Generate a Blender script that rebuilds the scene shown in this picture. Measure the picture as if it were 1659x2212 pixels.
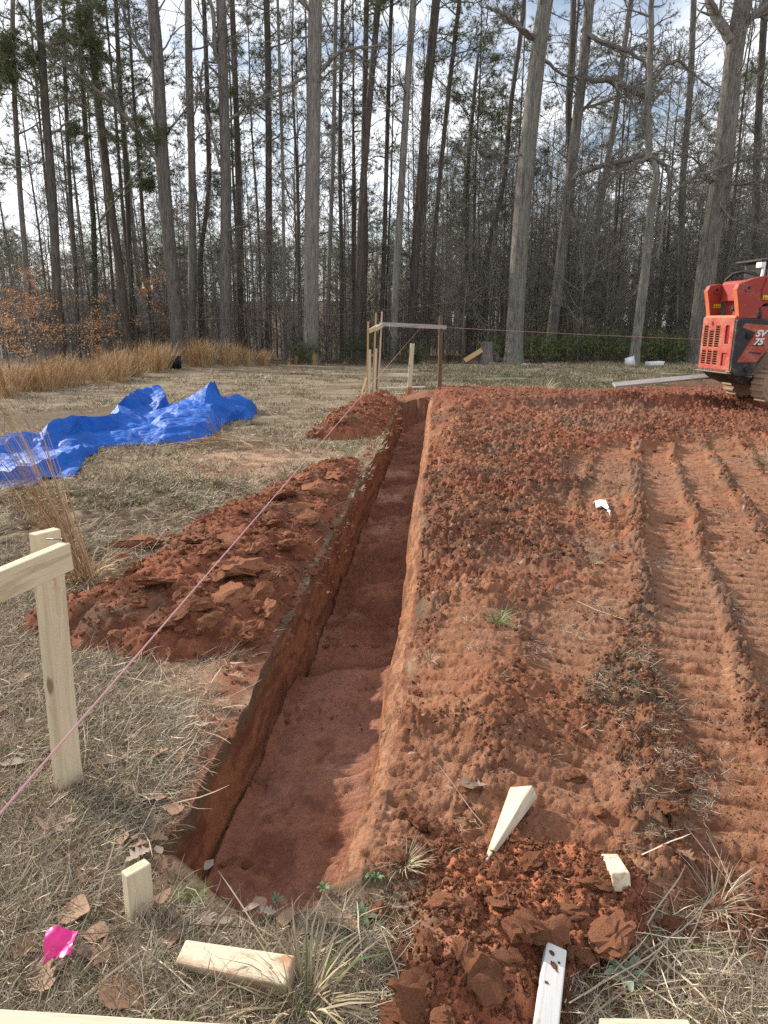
import bpy, bmesh, math, random
import numpy as np
from mathutils import Vector, Matrix, noise as mnoise

SC = bpy.context.scene
for _o in list(bpy.data.objects):
    bpy.data.objects.remove(_o)
COL = SC.collection

# ------------------------------------------------------------------ camera
FPX, CX, CY = 1534.0, 829.5, 1106.0          # focal length and centre for a 1659 x 2212 picture
PITCH = math.atan((CY - 690.0) / FPX)
CAM_H = 1.6
cam_d = bpy.data.cameras.new("camera")
cam_d.sensor_fit = 'HORIZONTAL'
cam_d.sensor_width = 36.0
cam_d.lens = FPX / 1659.0 * 36.0
cam_d.clip_start = 0.05
cam_d.clip_end = 3000.0
cam = bpy.data.objects.new("camera", cam_d)
cam.location = (0, 0, CAM_H)
cam.rotation_euler = (math.pi / 2 - PITCH, 0, 0)
COL.objects.link(cam)
SC.camera = cam

# ------------------------------------------------------------------ light, sky, exposure
SUN_AZ = math.radians(-56)                    # from straight ahead (+Y), negative = left
SUN_EL = math.radians(28)
sun_dir = Vector((math.sin(SUN_AZ) * math.cos(SUN_EL), math.cos(SUN_AZ) * math.cos(SUN_EL), math.sin(SUN_EL)))
sun_d = bpy.data.lights.new("sun", 'SUN')
sun_d.energy = 4.2
sun_d.angle = math.radians(1.6)
sun_d.color = (1.0, 0.93, 0.83)
sun = bpy.data.objects.new("sun", sun_d)
sun.rotation_euler = sun_dir.to_track_quat('Z', 'Y').to_euler()
sun.location = (-20, 5, 30)
COL.objects.link(sun)

world = bpy.data.worlds.new("World")
SC.world = world
world.use_nodes = True
wn, wl_ = world.node_tree.nodes, world.node_tree.links
wn.clear()
w_out = wn.new('ShaderNodeOutputWorld')
w_bg = wn.new('ShaderNodeBackground')
w_bg.inputs['Strength'].default_value = 0.1
w_sky = wn.new('ShaderNodeTexSky')
w_sky.sky_type = 'NISHITA'
w_sky.sun_disc = False
w_sky.sun_elevation = SUN_EL
w_sky.sun_rotation = SUN_AZ
w_sky.air_density = 1.0
w_sky.dust_density = 1.5
w_tc = wn.new('ShaderNodeTexCoord')
w_sep = wn.new('ShaderNodeSeparateXYZ')
w_add = wn.new('ShaderNodeMath'); w_add.operation = 'ADD'; w_add.inputs[1].default_value = 0.16
w_dx = wn.new('ShaderNodeMath'); w_dx.operation = 'DIVIDE'
w_dy = wn.new('ShaderNodeMath'); w_dy.operation = 'DIVIDE'
w_cmb = wn.new('ShaderNodeCombineXYZ')
w_n = wn.new('ShaderNodeTexNoise')
w_n.inputs['Scale'].default_value = 1.15
w_n.inputs['Detail'].default_value = 7.0
w_n.inputs['Roughness'].default_value = 0.55
w_n.inputs['Distortion'].default_value = 0.4
w_ramp = wn.new('ShaderNodeValToRGB')
w_ramp.color_ramp.elements[0].position = 0.385
w_ramp.color_ramp.elements[1].position = 0.575
w_mix = wn.new('ShaderNodeMix'); w_mix.data_type = 'RGBA'
w_mix.inputs['B'].default_value = (9.4, 9.6, 10.0, 1)
wl_.new(w_tc.outputs['Generated'], w_sep.inputs[0])
wl_.new(w_sep.outputs['Z'], w_add.inputs[0])
wl_.new(w_sep.outputs['X'], w_dx.inputs[0]); wl_.new(w_add.outputs[0], w_dx.inputs[1])
wl_.new(w_sep.outputs['Y'], w_dy.inputs[0]); wl_.new(w_add.outputs[0], w_dy.inputs[1])
wl_.new(w_dx.outputs[0], w_cmb.inputs['X']); wl_.new(w_dy.outputs[0], w_cmb.inputs['Y'])
wl_.new(w_cmb.outputs[0], w_n.inputs['Vector'])
wl_.new(w_n.outputs['Fac'], w_ramp.inputs[0])
wl_.new(w_ramp.outputs['Color'], w_mix.inputs['Factor'])
wl_.new(w_sky.outputs['Color'], w_mix.inputs['A'])
wl_.new(w_mix.outputs['Result'], w_bg.inputs['Color'])
wl_.new(w_bg.outputs[0], w_out.inputs['Surface'])

vs = SC.view_settings
SC.display_settings.display_device = 'sRGB'
vs.view_transform = 'Standard'
vs.look = 'None'
vs.exposure = 0.58
vs.gamma = 1.0
vs.use_curve_mapping = False
SC.render.film_transparent = False
SC.cycles.max_bounces = 6
SC.cycles.diffuse_bounces = 3
SC.cycles.use_denoising = False
SC.cycles.sample_clamp_indirect = 4.0
SC.cycles.denoising_prefilter = "ACCURATE"

# ------------------------------------------------------------------ projection helpers (photo position -> world point)
SLOPE = -0.0159
def ray(x, y):
    a, b = (x - CX) / FPX, -(y - CY) / FPX
    cp, sp = math.cos(PITCH), math.sin(PITCH)
    return (a, b * sp + cp, b * cp - sp)
def at_plane(x, y, dz=0.0):
    d = ray(x, y)
    t = (CAM_H - dz) / (SLOPE * d[1] - d[2])
    return Vector((d[0] * t, d[1] * t, CAM_H + d[2] * t))
def at_dist(x, y, Y):
    d = ray(x, y)
    t = Y / d[1]
    return Vector((d[0] * t, Y, CAM_H + d[2] * t))
def at_z(x, y, z):
    d = ray(x, y)
    t = (z - CAM_H) / d[2]
    return Vector((d[0] * t, d[1] * t, z))
def to_px(x, y, z):
    cp, sp = math.cos(PITCH), math.sin(PITCH)
    zz = z - CAM_H
    zc = y * cp - zz * sp
    return CX + FPX * x / zc, CY - FPX * (y * sp + zz * cp) / zc

# ------------------------------------------------------------------ noise (vectorised)
def _hash(ix, iy, seed):
    h = (ix.astype(np.int64) * 374761393 + iy.astype(np.int64) * 668265263 + seed * 1442695041) & 0xFFFFFFFF
    h = ((h ^ (h >> 13)) * 1274126177) & 0xFFFFFFFF
    h = ((h ^ (h >> 15)) * 2246822519) & 0xFFFFFFFF
    return ((h ^ (h >> 16)) & 0xFFFFFF) / float(0xFFFFFF)
def vn(x, y, seed=0):
    ix, iy = np.floor(x), np.floor(y)
    fx, fy = x - ix, y - iy
    ux, uy = fx * fx * fx * (fx * (fx * 6 - 15) + 10), fy * fy * fy * (fy * (fy * 6 - 15) + 10)
    a, b = _hash(ix, iy, seed), _hash(ix + 1, iy, seed)
    c, d = _hash(ix, iy + 1, seed), _hash(ix + 1, iy + 1, seed)
    return (a * (1 - ux) + b * ux) * (1 - uy) + (c * (1 - ux) + d * ux) * uy
def fbm(x, y, octv=4, seed=0, gain=0.5):
    s, amp, tot = 0.0, 1.0, 0.0
    for o in range(octv):
        c, sn = math.cos(o * 1.3), math.sin(o * 1.3)
        s = s + amp * vn((x * c - y * sn) * 2 ** o + 13.7 * o, (x * sn + y * c) * 2 ** o - 7.1 * o, seed + o)
        tot += amp
        amp *= gain
    return s / tot
def worley(x, y, seed=0):
    ix, iy = np.floor(x), np.floor(y)
    f1 = np.full(np.shape(x), 9.0); cid = np.zeros(np.shape(x))
    for dx in (-1, 0, 1):
        for dy in (-1, 0, 1):
            cx, cy = ix + dx, iy + dy
            h1, h2 = _hash(cx, cy, seed), _hash(cx, cy, seed + 77)
            d = np.hypot(cx + h1 - x, cy + h2 - y)
            m = d < f1
            f1 = np.where(m, d, f1)
            cid = np.where(m, _hash(cx, cy, seed + 155), cid)
    return f1, cid
def lumps(x, y, seed=0):
    """rounded crumbs of random height"""
    f, c = worley(x, y, seed)
    return np.sqrt(np.maximum(0, 1 - (f / (0.35 + 0.35 * c)) ** 2)) * (0.3 + 0.7 * c)
def sstep(a, b, x):
    t = np.clip((x - a) / (b - a), 0, 1)
    return t * t * (3 - 2 * t)
def poly_sd(poly, x, y):
    """signed distance to a polygon, positive inside (world XY)"""
    p = np.asarray(poly, float)
    d2 = np.full(np.shape(x), 1e12); inside = np.zeros(np.shape(x), bool)
    n = len(p)
    for i in range(n):
        ax, ay = p[i]; bx, by = p[(i + 1) % n]
        ex, ey = bx - ax, by - ay
        t = np.clip(((x - ax) * ex + (y - ay) * ey) / (ex * ex + ey * ey + 1e-12), 0, 1)
        d2 = np.minimum(d2, (x - ax - t * ex) ** 2 + (y - ay - t * ey) ** 2)
        if abs(ey) > 1e-12:
            c = ((ay > y) != (by > y)) & (x < ax + (y - ay) * ex / ey)
            inside ^= c
    return np.where(inside, 1, -1) * np.sqrt(d2)
def gpoly(pts):
    return [(lambda v: (v.x, v.y))(at_plane(*p)) for p in pts]

# ------------------------------------------------------------------ object helpers
def tag(o, label=None, cat=None, group=None, kind=None):
    if label: o['label'] = label
    if cat: o['category'] = cat
    if group: o['group'] = group
    if kind: o['kind'] = kind
    return o
def link(name, me, mat=None, parent=None, loc=None, rot=None, scale=None):
    o = bpy.data.objects.new(name, me)
    COL.objects.link(o)
    if mat is not None:
        if not me.materials: me.materials.append(mat)
    if parent is not None: o.parent = parent
    if loc is not None: o.location = loc
    if rot is not None: o.rotation_euler = rot
    if scale is not None: o.scale = (scale,) * 3 if isinstance(scale, (int, float)) else scale
    return o
def empty(name, loc=(0, 0, 0), rz=0.0, label=None, cat=None, group=None):
    o = bpy.data.objects.new(name, None)
    COL.objects.link(o)
    o.empty_display_size = 0.2
    o.location = loc
    o.rotation_euler = (0, 0, rz)
    return tag(o, label, cat, group)
def mesh_np(name, V, F, smooth=True, col=None):
    """V (n,3); F list of int arrays (k, 3|4)"""
    me = bpy.data.meshes.new(name)
    V = np.asarray(V, np.float32)
    me.vertices.add(len(V)); me.vertices.foreach_set('co', V.ravel())
    F = [np.asarray(f, np.int32) for f in F if len(f)]
    nl = sum(f.size for f in F); nf = sum(len(f) for f in F)
    me.loops.add(nl); me.polygons.add(nf)
    me.loops.foreach_set('vertex_index', np.concatenate([f.ravel() for f in F]))
    st, s = [], 0
    for f in F:
        st.append(s + np.arange(len(f), dtype=np.int32) * f.shape[1]); s += f.size
    me.polygons.foreach_set('loop_start', np.concatenate(st).astype(np.int32))
    me.update(calc_edges=True)
    if smooth: me.polygons.foreach_set('use_smooth', np.ones(nf, bool))
    if col is not None:
        at = me.attributes.new('Col', 'FLOAT_COLOR', 'POINT')
        c4 = np.ones((len(V), 4), np.float32); c4[:, :3] = col
        at.data.foreach_set('color', c4.ravel())
    return me
class MB:
    """collects tubes, strips and quads into one mesh"""
    def __init__(self): self.V, self.Q, self.T, self.C, self.n = [], [], [], [], 0
    def add(self, v, q=None, t=None, col=None):
        v = np.asarray(v, float)
        if q is not None and len(q): self.Q.append(np.asarray(q, int) + self.n)
        if t is not None and len(t): self.T.append(np.asarray(t, int) + self.n)
        self.V.append(v); self.n += len(v)
        self.C.append(np.broadcast_to(np.asarray(col if col is not None else (1, 1, 1), float), (len(v), 3)))
    def tube(self, pts, rad, k=6, cap=False, col=None, rnd=None):
        P = np.asarray(pts, float); n = len(P)
        R = np.broadcast_to(np.asarray(rad, float), (n,))
        tg = np.gradient(P, axis=0); tg /= np.linalg.norm(tg, axis=1)[:, None] + 1e-12
        ref = np.array([0.0, 1.0, 0.0]) if abs(tg[0, 1]) < 0.8 else np.array([1.0, 0, 0])
        a = np.cross(tg, ref); a /= np.linalg.norm(a, axis=1)[:, None] + 1e-12
        b = np.cross(tg, a)
        th = np.arange(k) * 2 * math.pi / k
        rr = R[:, None] * (np.ones((n, k)) if rnd is None else rnd)
        v = P[:, None, :] + rr[:, :, None] * (np.cos(th)[None, :, None] * a[:, None, :] + np.sin(th)[None, :, None] * b[:, None, :])
        i = np.arange(n - 1)[:, None] * k; j = np.arange(k)[None, :]; j2 = (j + 1) % k
        q = np.stack([i + j, i + j2, i + k + j2, i + k + j], -1).reshape(-1, 4)
        v = v.reshape(-1, 3); t = None
        if cap:
            v = np.vstack([v, P[-1:], P[:1]])
            e = (n - 1) * k
            t = [(e + m, e + (m + 1) % k, n * k) for m in range(k)] + [((m + 1) % k, m, n * k + 1) for m in range(k)]
        self.add(v, q, t, col)
    def mesh(self, name, smooth=True, color=False):
        F = []
        if self.Q: F.append(np.concatenate(self.Q))
        if self.T: F.append(np.concatenate(self.T))
        return mesh_np(name, np.concatenate(self.V), F, smooth, np.concatenate(self.C) if color else None)
def bm_mesh(name, bm, smooth=False):
    me = bpy.data.meshes.new(name)
    bmesh.ops.recalc_face_normals(bm, faces=bm.faces)
    bm.to_mesh(me); bm.free()
    if smooth: me.polygons.foreach_set('use_smooth', np.ones(len(me.polygons), bool))
    return me
def bevel_all(bm, w, seg=1):
    if w > 0: bmesh.ops.bevel(bm, geom=list(bm.edges), offset=w, segments=seg, affect='EDGES', profile=0.5)
def box_me(name, x0, x1, y0, y1, z0, z1, bev=0.0, seg=1, cuts=0):
    bm = bmesh.new()
    bmesh.ops.create_cube(bm, size=1)
    for v in bm.verts:
        v.co = ((x0 + x1) / 2 + v.co.x * (x1 - x0), (y0 + y1) / 2 + v.co.y * (y1 - y0), (z0 + z1) / 2 + v.co.z * (z1 - z0))
    bevel_all(bm, bev, seg)
    return bm_mesh(name, bm)
def prism_me(name, pts, d0, d1, axis='y', bev=0.0, seg=1):
    """polygon pts (u,v) extruded along an axis from d0 to d1: axis y -> (u,d,v), x -> (d,u,v), z -> (u,v,d)"""
    bm = bmesh.new()
    mk = {'y': lambda u, v, d: (u, d, v), 'x': lambda u, v, d: (d, u, v), 'z': lambda u, v, d: (u, v, d)}[axis]
    a = [bm.verts.new(mk(u, v, d0)) for u, v in pts]
    b = [bm.verts.new(mk(u, v, d1)) for u, v in pts]
    n = len(pts)
    bm.faces.new(a); bm.faces.new(list(reversed(b)))
    for i in range(n): bm.faces.new((a[i], b[i], b[(i + 1) % n], a[(i + 1) % n]))
    bmesh.ops.recalc_face_normals(bm, faces=bm.faces)
    bevel_all(bm, bev, seg)
    return bm_mesh(name, bm)
def cyl_me(name, r, d0, d1, axis='y', k=20, c=(0, 0), bev=0.0):
    return prism_me(name, [(c[0] + r * math.cos(2 * math.pi * i / k), c[1] + r * math.sin(2 * math.pi * i / k)) for i in range(k)], d0, d1, axis, bev)
def tube_me(name, pts, r, k=8):
    m = MB(); m.tube(pts, r, k, cap=True)
    return m.mesh(name)
def orient(o, p0, p1, roll=0.0, side=None):
    """local +X runs from p0 to p1; local Y as near to 'side' as possible"""
    p0, p1 = Vector(p0), Vector(p1)
    x = (p1 - p0).normalized()
    s = Vector(side) if side is not None else (Vector((0, 0, 1)).cross(x) if abs(x.z) < 0.95 else Vector((0, 1, 0)))
    y = (s - x * s.dot(x)).normalized(); z = x.cross(y)
    m = Matrix((x, y, z)).transposed() @ Matrix.Rotation(roll, 3, 'X')
    o.matrix_world = Matrix.Translation(p0) @ m.to_4x4()

# ------------------------------------------------------------------ materials
def _in(n, name, v):
    if name in n.inputs: n.inputs[name].default_value = v
class NT:
    def __init__(self, name):
        self.m = bpy.data.materials.new(name); self.m.use_nodes = True
        self.t = self.m.node_tree; self.t.nodes.clear()
        self.out = self.t.nodes.new('ShaderNodeOutputMaterial')
        self.b = self.t.nodes.new('ShaderNodeBsdfPrincipled')
        self.t.links.new(self.b.outputs[0], self.out.inputs['Surface'])
    def n(self, typ, **kw):
        x = self.t.nodes.new(typ)
        for k, v in kw.items(): setattr(x, k, v)
        return x
    def l(self, a, b): self.t.links.new(a, b)
    def coords(self, kind='Object', scale=(1, 1, 1)):
        tc = self.n('ShaderNodeTexCoord'); mp = self.n('ShaderNodeMapping')
        mp.inputs['Scale'].default_value = scale
        self.l(tc.outputs[kind], mp.inputs[0])
        return mp.outputs[0]
    def noise(self, vec, scale, detail=4, rough=0.55, dist=0.0):
        x = self.n('ShaderNodeTexNoise')
        x.inputs['Scale'].default_value = scale; x.inputs['Detail'].default_value = detail
        x.inputs['Roughness'].default_value = rough; x.inputs['Distortion'].default_value = dist
        if vec is not None: self.l(vec, x.inputs['Vector'])
        return x.outputs['Fac']
    def ramp(self, fac, stops):
        x = self.n('ShaderNodeValToRGB'); cr = x.color_ramp
        while len(cr.elements) < len(stops): cr.elements.new(0.5)
        for e, (p, c) in zip(cr.elements, stops):
            e.position = p; e.color = (*c, 1) if not isinstance(c, (int, float)) else (c, c, c, 1)
        self.l(fac, x.inputs[0])
        return x.outputs['Color']
    def mix(self, fac, a, b, mode='MIX'):
        x = self.n('ShaderNodeMix'); x.data_type = 'RGBA'; x.blend_type = mode
        for s, v in (('Factor', fac), ('A', a), ('B', b)):
            if hasattr(v, 'links'): self.l(v, x.inputs[s])
            else: x.inputs[s].default_value = v if isinstance(v, (int, float)) else (*v, 1)
        return x.outputs['Result']
    def math(self, op, a, b=None):
        x = self.n('ShaderNodeMath', operation=op)
        for i, v in enumerate((a, b)):
            if v is None: continue
            if hasattr(v, 'links'): self.l(v, x.inputs[i])
            else: x.inputs[i].default_value = v
        return x.outputs[0]
    def base(self, c):
        if hasattr(c, 'links'): self.l(c, self.b.inputs['Base Color'])
        else: self.b.inputs['Base Color'].default_value = (*c, 1)
    def rough(self, r, spec=0.5):
        if hasattr(r, 'links'): self.l(r, self.b.inputs['Roughness'])
        else: self.b.inputs['Roughness'].default_value = r
        _in(self.b, 'Specular IOR Level', spec)
    def bump(self, h, strength=0.5, dist=0.01):
        x = self.n('ShaderNodeBump')
        x.inputs['Strength'].default_value = strength; x.inputs['Distance'].default_value = dist
        self.l(h, x.inputs['Height']); self.l(x.outputs[0], self.b.inputs['Normal'])
    def attr(self, name='Col'):
        x = self.n('ShaderNodeAttribute'); x.attribute_name = name
        return x.outputs['Color']
    def rand(self):
        return self.n('ShaderNodeObjectInfo').outputs['Random']

def mat_soil(name, use_attr=True, col=(0.2, 0.07, 0.04), fine=1.0):
    m = NT(name); v = m.coords('Object')
    n1 = m.noise(v, 26, 5, 0.65); n2 = m.noise(v, 130, 4, 0.7)
    c = m.attr() if use_attr else m.mix(m.rand(), col, tuple(x * 1.45 + 0.015 for x in col))
    c = m.mix(0.55, c, m.ramp(n1, [(0.28, 0.30), (0.72, 1.0)]), 'MULTIPLY')
    c = m.mix(0.5, c, m.ramp(n2, [(0.3, 0.5), (0.7, 1.0)]), 'MULTIPLY')
    m.base(m.mix(1.0, c, (1.55, 1.55, 1.55), 'MULTIPLY'))
    m.rough(0.95, 0.12)
    m.bump(m.math('ADD', m.math('MULTIPLY', n1, 1.0), m.math('MULTIPLY', n2, 0.6)), 0.95 * fine, 0.016)
    return m.m
def mat_plain(name, col, rough=0.7, spec=0.4, var=0.25, scale=20, bump=0.0, metal=0.0):
    m = NT(name); v = m.coords('Object')
    n1 = m.noise(v, scale, 5, 0.6)
    m.base(m.mix(n1, tuple(c * (1 - var) for c in col), tuple(min(1, c * (1 + var)) for c in col)))
    m.rough(rough, spec); m.b.inputs['Metallic'].default_value = metal
    if bump: m.bump(n1, bump, 0.004)
    return m.m
def mat_wood(name, light, dark, stain=None, stain_amt=0.0, knots=True):
    m = NT(name)
    v = m.coords('Object', (1.6, 26, 26))
    g = m.noise(v, 1.0, 5, 0.6, 0.6)
    fine = m.noise(m.coords('Object', (8, 220, 220)), 1.0, 3, 0.6)
    c = m.ramp(g, [(0.30, dark), (0.45, light), (0.56, tuple(min(1, x * 1.08) for x in light)), (0.68, dark), (0.74, light)])
    c = m.mix(0.35, c, m.ramp(fine, [(0.3, 0.72), (0.7, 1.0)]), 'MULTIPLY')
    if knots:
        vo = m.n('ShaderNodeTexVoronoi'); vo.inputs['Scale'].default_value = 1.0
        m.l(m.coords('Object', (4.2, 9, 9)), vo.inputs['Vector'])
        k = m.ramp(vo.outputs['Distance'], [(0.10, 1.0), (0.17, 0.0)])
        c = m.mix(k, c, tuple(x * 0.45 for x in dark))
    if stain is not None:
        s = m.noise(m.coords('Object', (6, 14, 14)), 1.0, 6, 0.7)
        c = m.mix(m.ramp(s, [(0.62 - stain_amt, 0.0), (0.74 - stain_amt, 0.85)]), c, stain)
    m.base(c); m.rough(0.75, 0.25)
    m.bump(fine, 0.25, 0.002)
    return m.m
# ================================================================== GROUND AND TRENCH
TD = np.array([0.0744, 0.9972])               # trench direction
def to_tw(x, y): return x * TD[0] + y * TD[1], x * TD[1] - y * TD[0]
def from_tw(t, w): return t * TD[0] + w * TD[1], t * TD[1] - w * TD[0]
def pt_tw(px, py):
    v = at_plane(px, py); return to_tw(v.x, v.y)
T_L, T_M, T_R = pt_tw(380, 1850)[0], pt_tw(560, 1966)[0], pt_tw(735, 1905)[0]
T_END = pt_tw(890, 872)[0]
T_STEP = 3.75
W_L, W_FL, W_FR, W_R = -0.815, -0.785, -0.245, -0.10
wr_shift = lambda t: -0.085 * sstep(2.7, 1.85, t)      # the trench narrows to the right at its near end
wl_shift = lambda t: -0.045 * sstep(2.1, 1.8, t)
TRK = np.array([0.3232, 0.9463])              # direction of the loader's tracks
_v = at_plane(1388, 1250)
TRK0 = _v.x * TRK[1] - _v.y * TRK[0]

P_RED = gpoly([(735, 1900), (800, 1905), (880, 1905), (900, 1985), (850, 2040), (840, 2120), (800, 2230), (760, 2600), (1350, 2600), (1225, 2215), (1215, 2125),
               (1290, 2100), (1390, 2060), (1420, 1985), (1500, 1990), (1600, 2080), (2100, 2120), (2600, 1500), (2400, 850),
               (1900, 812), (1659, 812), (1500, 822), (1300, 842), (1100, 845), (960, 842), (900, 842), (862, 852), (855, 870), (864, 880), (850, 905), (905, 960), (890, 1400), (830, 1650)])
P_BANK = gpoly([(905, 868), (930, 852), (1100, 856), (1300, 858), (1500, 852), (1660, 848), (1960, 850), (1960, 885), (1500, 895), (1150, 893), (1000, 900), (945, 885)])
P_LOOSE = gpoly([(905, 1000), (960, 905), (1250, 880), (2000, 905), (2000, 960), (1500, 950), (1250, 985), (1215, 1080), (1260, 1160), (1180, 1230), (1000, 1210), (900, 1180)])
P_DARKR = gpoly([(1340, 1420), (1380, 1390), (1440, 1560), (1480, 1620), (1500, 1760), (1460, 1830), (1440, 1720), (1350, 1620), (1270, 1500)])
P_TAN1 = gpoly([(330, 1430), (540, 1415), (605, 1400), (600, 1480), (540, 1590), (470, 1700), (420, 1790), (395, 1760), (410, 1640), (370, 1560), (300, 1480)])
P_TAN2 = gpoly([(330, 990), (560, 960), (720, 975), (680, 1010), (560, 1045), (430, 1045)])
P_DARKL = gpoly([(-60, 1075), (150, 1045), (330, 1030), (560, 1055), (470, 1100), (330, 1140), (230, 1230), (100, 1260), (-60, 1230)])
P_PATH = gpoly([(-100, 905), (120, 882), (270, 884), (250, 910), (0, 935)])
P_FORE = gpoly([(-300, 1420), (300, 1430), (560, 1420), (420, 1750), (395, 1850), (590, 1958), (745, 1900), (880, 1910), (840, 2120), (760, 2500), (-500, 2500)])

def far_base(x, y):
    z = SLOPE * y
    left = sstep(6, -14, x - 0.05 * y)
    z = z - left * 5.0 * sstep(42, 110, y) - (1 - left) * 0.8 * sstep(45, 90, y)
    z = z + left * 9.5 * sstep(120, 190, y) + left * 10.0 * sstep(180, 330, y) + (1 - left) * 4.0 * sstep(100, 260, y)
    return z
def masks(x, y):
    M = {}
    wob = (fbm(x * 2.6, y * 2.6, 4, 3) - 0.5)
    M['red'] = sstep(-0.05, 0.07, poly_sd(P_RED, x, y) + 0.28 * wob)
    M['bank'] = sstep(-0.35, 0.55, poly_sd(P_BANK, x, y) + 0.5 * (fbm(x * 1.1, y * 1.1, 3, 8) - 0.5))
    M['loose'] = sstep(-0.15, 0.25, poly_sd(P_LOOSE, x, y) + 0.7 * (fbm(x * 1.5, y * 1.5, 4, 31) - 0.5))
    M['darkr'] = sstep(-0.12, 0.10, poly_sd(P_DARKR, x, y) + 0.5 * wob)
    M['tan'] = np.maximum(sstep(-0.15, 0.15, poly_sd(P_TAN1, x, y) + 0.5 * wob), sstep(-0.4, 0.5, poly_sd(P_TAN2, x, y) + 0.9 * wob))
    M['darkl'] = sstep(-0.2, 0.25, poly_sd(P_DARKL, x, y) + 0.7 * wob)
    M['path'] = sstep(-0.6, 0.4, poly_sd(P_PATH, x, y) + 1.2 * (fbm(x * 0.7, y * 0.7, 3, 12) - 0.5))
    return M
def surf(x, y, M=None, want_col=True):
    """ground height and base colour outside the trench"""
    x = np.asarray(x, float); y = np.asarray(y, float)
    if M is None: M = masks(x, y)
    t, w = to_tw(x, y)
    near = sstep(24, 12, y) * sstep(-2, 0.5, y)
    z = far_base(x, y) + 0.06 * (fbm(x * 0.35, y * 0.35, 3, 5) - 0.5) * sstep(1, 5, y)
    s = x * TRK[1] - y * TRK[0] - TRK0
    s = s + 0.15 * (fbm(x * 1.3, y * 1.3, 4, 41) - 0.5)
    tl = x * TRK[0] + y * TRK[1] + 0.02 * (fbm(x * 5, y * 5, 2, 44) - 0.5)
    red = M['red']
    band = lambda a, b: sstep(a - 0.03, a + 0.03, s) * sstep(b + 0.03, b - 0.03, s)
    trk = np.maximum.reduce([band(0.04, 0.40), band(0.50, 0.86), band(1.0, 1.38), band(1.5, 1.9), band(2.1, 2.6)])
    trkL = band(-1.05, -0.62) * 0.7 + band(-0.52, -0.12) * 0.75
    patch = sstep(0.27, 0.44, fbm(x * 1.5, y * 1.5, 4, 51))
    trk_all = np.maximum(trk * (0.55 + 0.45 * patch), trkL * patch) * red * (1 - M['loose']) * (1 - M['bank']) * (1 - 0.9 * M['darkr'])
    nearfade = sstep(1.5, 2.1, y)
    trk_all = trk_all * nearfade
    M['trk'] = trk_all
    tread = 1 - (1 - np.abs(np.sin(math.pi * (tl + 0.03 * vn(s * 3, tl * 0.7, 47)) / 0.145))) ** 2.2
    # crumbly soil
    rough = red * (1 - 0.92 * trk_all)
    l1 = lumps(x / 0.30, y / 0.30, 61); l2 = lumps(x / 0.13, y / 0.13, 62); l3 = lumps(x / 0.055, y / 0.055, 63); l4 = lumps(x / 0.024, y / 0.024, 64)
    f1 = fbm(x * 2.2, y * 2.2, 5, 70)
    amp = 0.85 + 0.9 * sstep(0.35, 0.7, fbm(x * 0.9, y * 0.9, 3, 71)) + 0.9 * M['loose'] + 0.7 * M['bank'] + 0.5 * M['darkr']
    crumb = amp * (0.018 * l1 + 0.022 * l2 + 0.019 * l3 + 0.012 * l4) + 0.09 * (f1 - 0.5)
    z = z + rough * near * crumb
    z = z + trk_all * near * (0.042 * tread - 0.040 + 0.004 * l3 + 0.0045 * l4 + 0.008 * l2 * (1 - tread) + 0.045 * (f1 - 0.5))
    berm = np.exp(-((s + 0.03) / 0.07) ** 2) + 0.85 * np.exp(-((s - 0.45) / 0.055) ** 2) + 0.85 * np.exp(-((s - 0.93) / 0.06) ** 2) + 0.7 * np.exp(-((s - 1.44) / 0.06) ** 2)
    bz = berm * red * sstep(0.36, 0.62, fbm(x * 2.0, y * 2.0, 3, 73)) * (1 - M['loose']) * nearfade
    z = z + near * bz * (0.014 + 0.034 * l2 + 0.022 * l3 + 0.01 * l1)
    z = z - 0.022 * red * sstep(0.0, 0.2, s) * near
    # loose ridge along the right of the trench, bank at its far end
    ridge = np.exp(-((w - 0.28) / 0.24) ** 2) * sstep(1.9, 2.6, t) * sstep(T_END + 1, T_END - 1, t)
    z = z + red * ridge * 0.07
    z = z + M['bank'] * (0.24 + 0.10 * (fbm(x * 0.8, y * 0.8, 3, 90) - 0.5))
    z = z + M['loose'] * 0.05
    # sod and thatch
    ng = (1 - red)
    gr = fbm(x * 3.1, y * 3.1, 5, 100)
    z = z + ng * (0.05 * (gr - 0.5) + 0.010 * lumps(x / 0.11, y / 0.11, 101)) * sstep(40, 15, y) * (1 - 0.6 * M['tan'])
    z = z + M['darkl'] * ng * near * (0.06 * l1 + 0.035 * l2)
    z = z + ng * np.exp(-((w + 0.93) / 0.12) ** 2) * 0.02 * sstep(1.6, 2.2, t) * sstep(T_END, T_END - 1, t)
    if not want_col: return z
    # ---------------- base colours (albedo)
    def C(*c): return np.array(c)
    def mx(a, b, k): return a + (b - a) * np.asarray(k)[..., None]
    n_a = fbm(x * 1.7, y * 1.7, 5, 200); n_b = fbm(x * 6, y * 6, 4, 201); n_c = fbm(x * 0.5, y * 0.5, 4, 202)
    col = mx(np.broadcast_to(C(0.30, 0.235, 0.15), x.shape + (3,)), C(0.19, 0.135, 0.085), sstep(0.35, 0.65, n_a))
    col = mx(col, C(0.40, 0.33, 0.22), 0.6 * sstep(0.55, 0.75, n_b))
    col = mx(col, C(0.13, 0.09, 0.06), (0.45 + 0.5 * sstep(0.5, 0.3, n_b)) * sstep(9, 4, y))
    lawn = sstep(7, 13, y)
    col = mx(col, mx(np.broadcast_to(C(0.235, 0.185, 0.125), x.shape + (3,)), C(0.155, 0.115, 0.077), sstep(0.4, 0.6, fbm(x * 0.9, y * 2.5, 4, 210))), lawn)
    col = mx(col, C(0.43, 0.36, 0.22), lawn * 0.75 * sstep(-2, 3, x) * sstep(0.3, 0.6, n_a))
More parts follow.
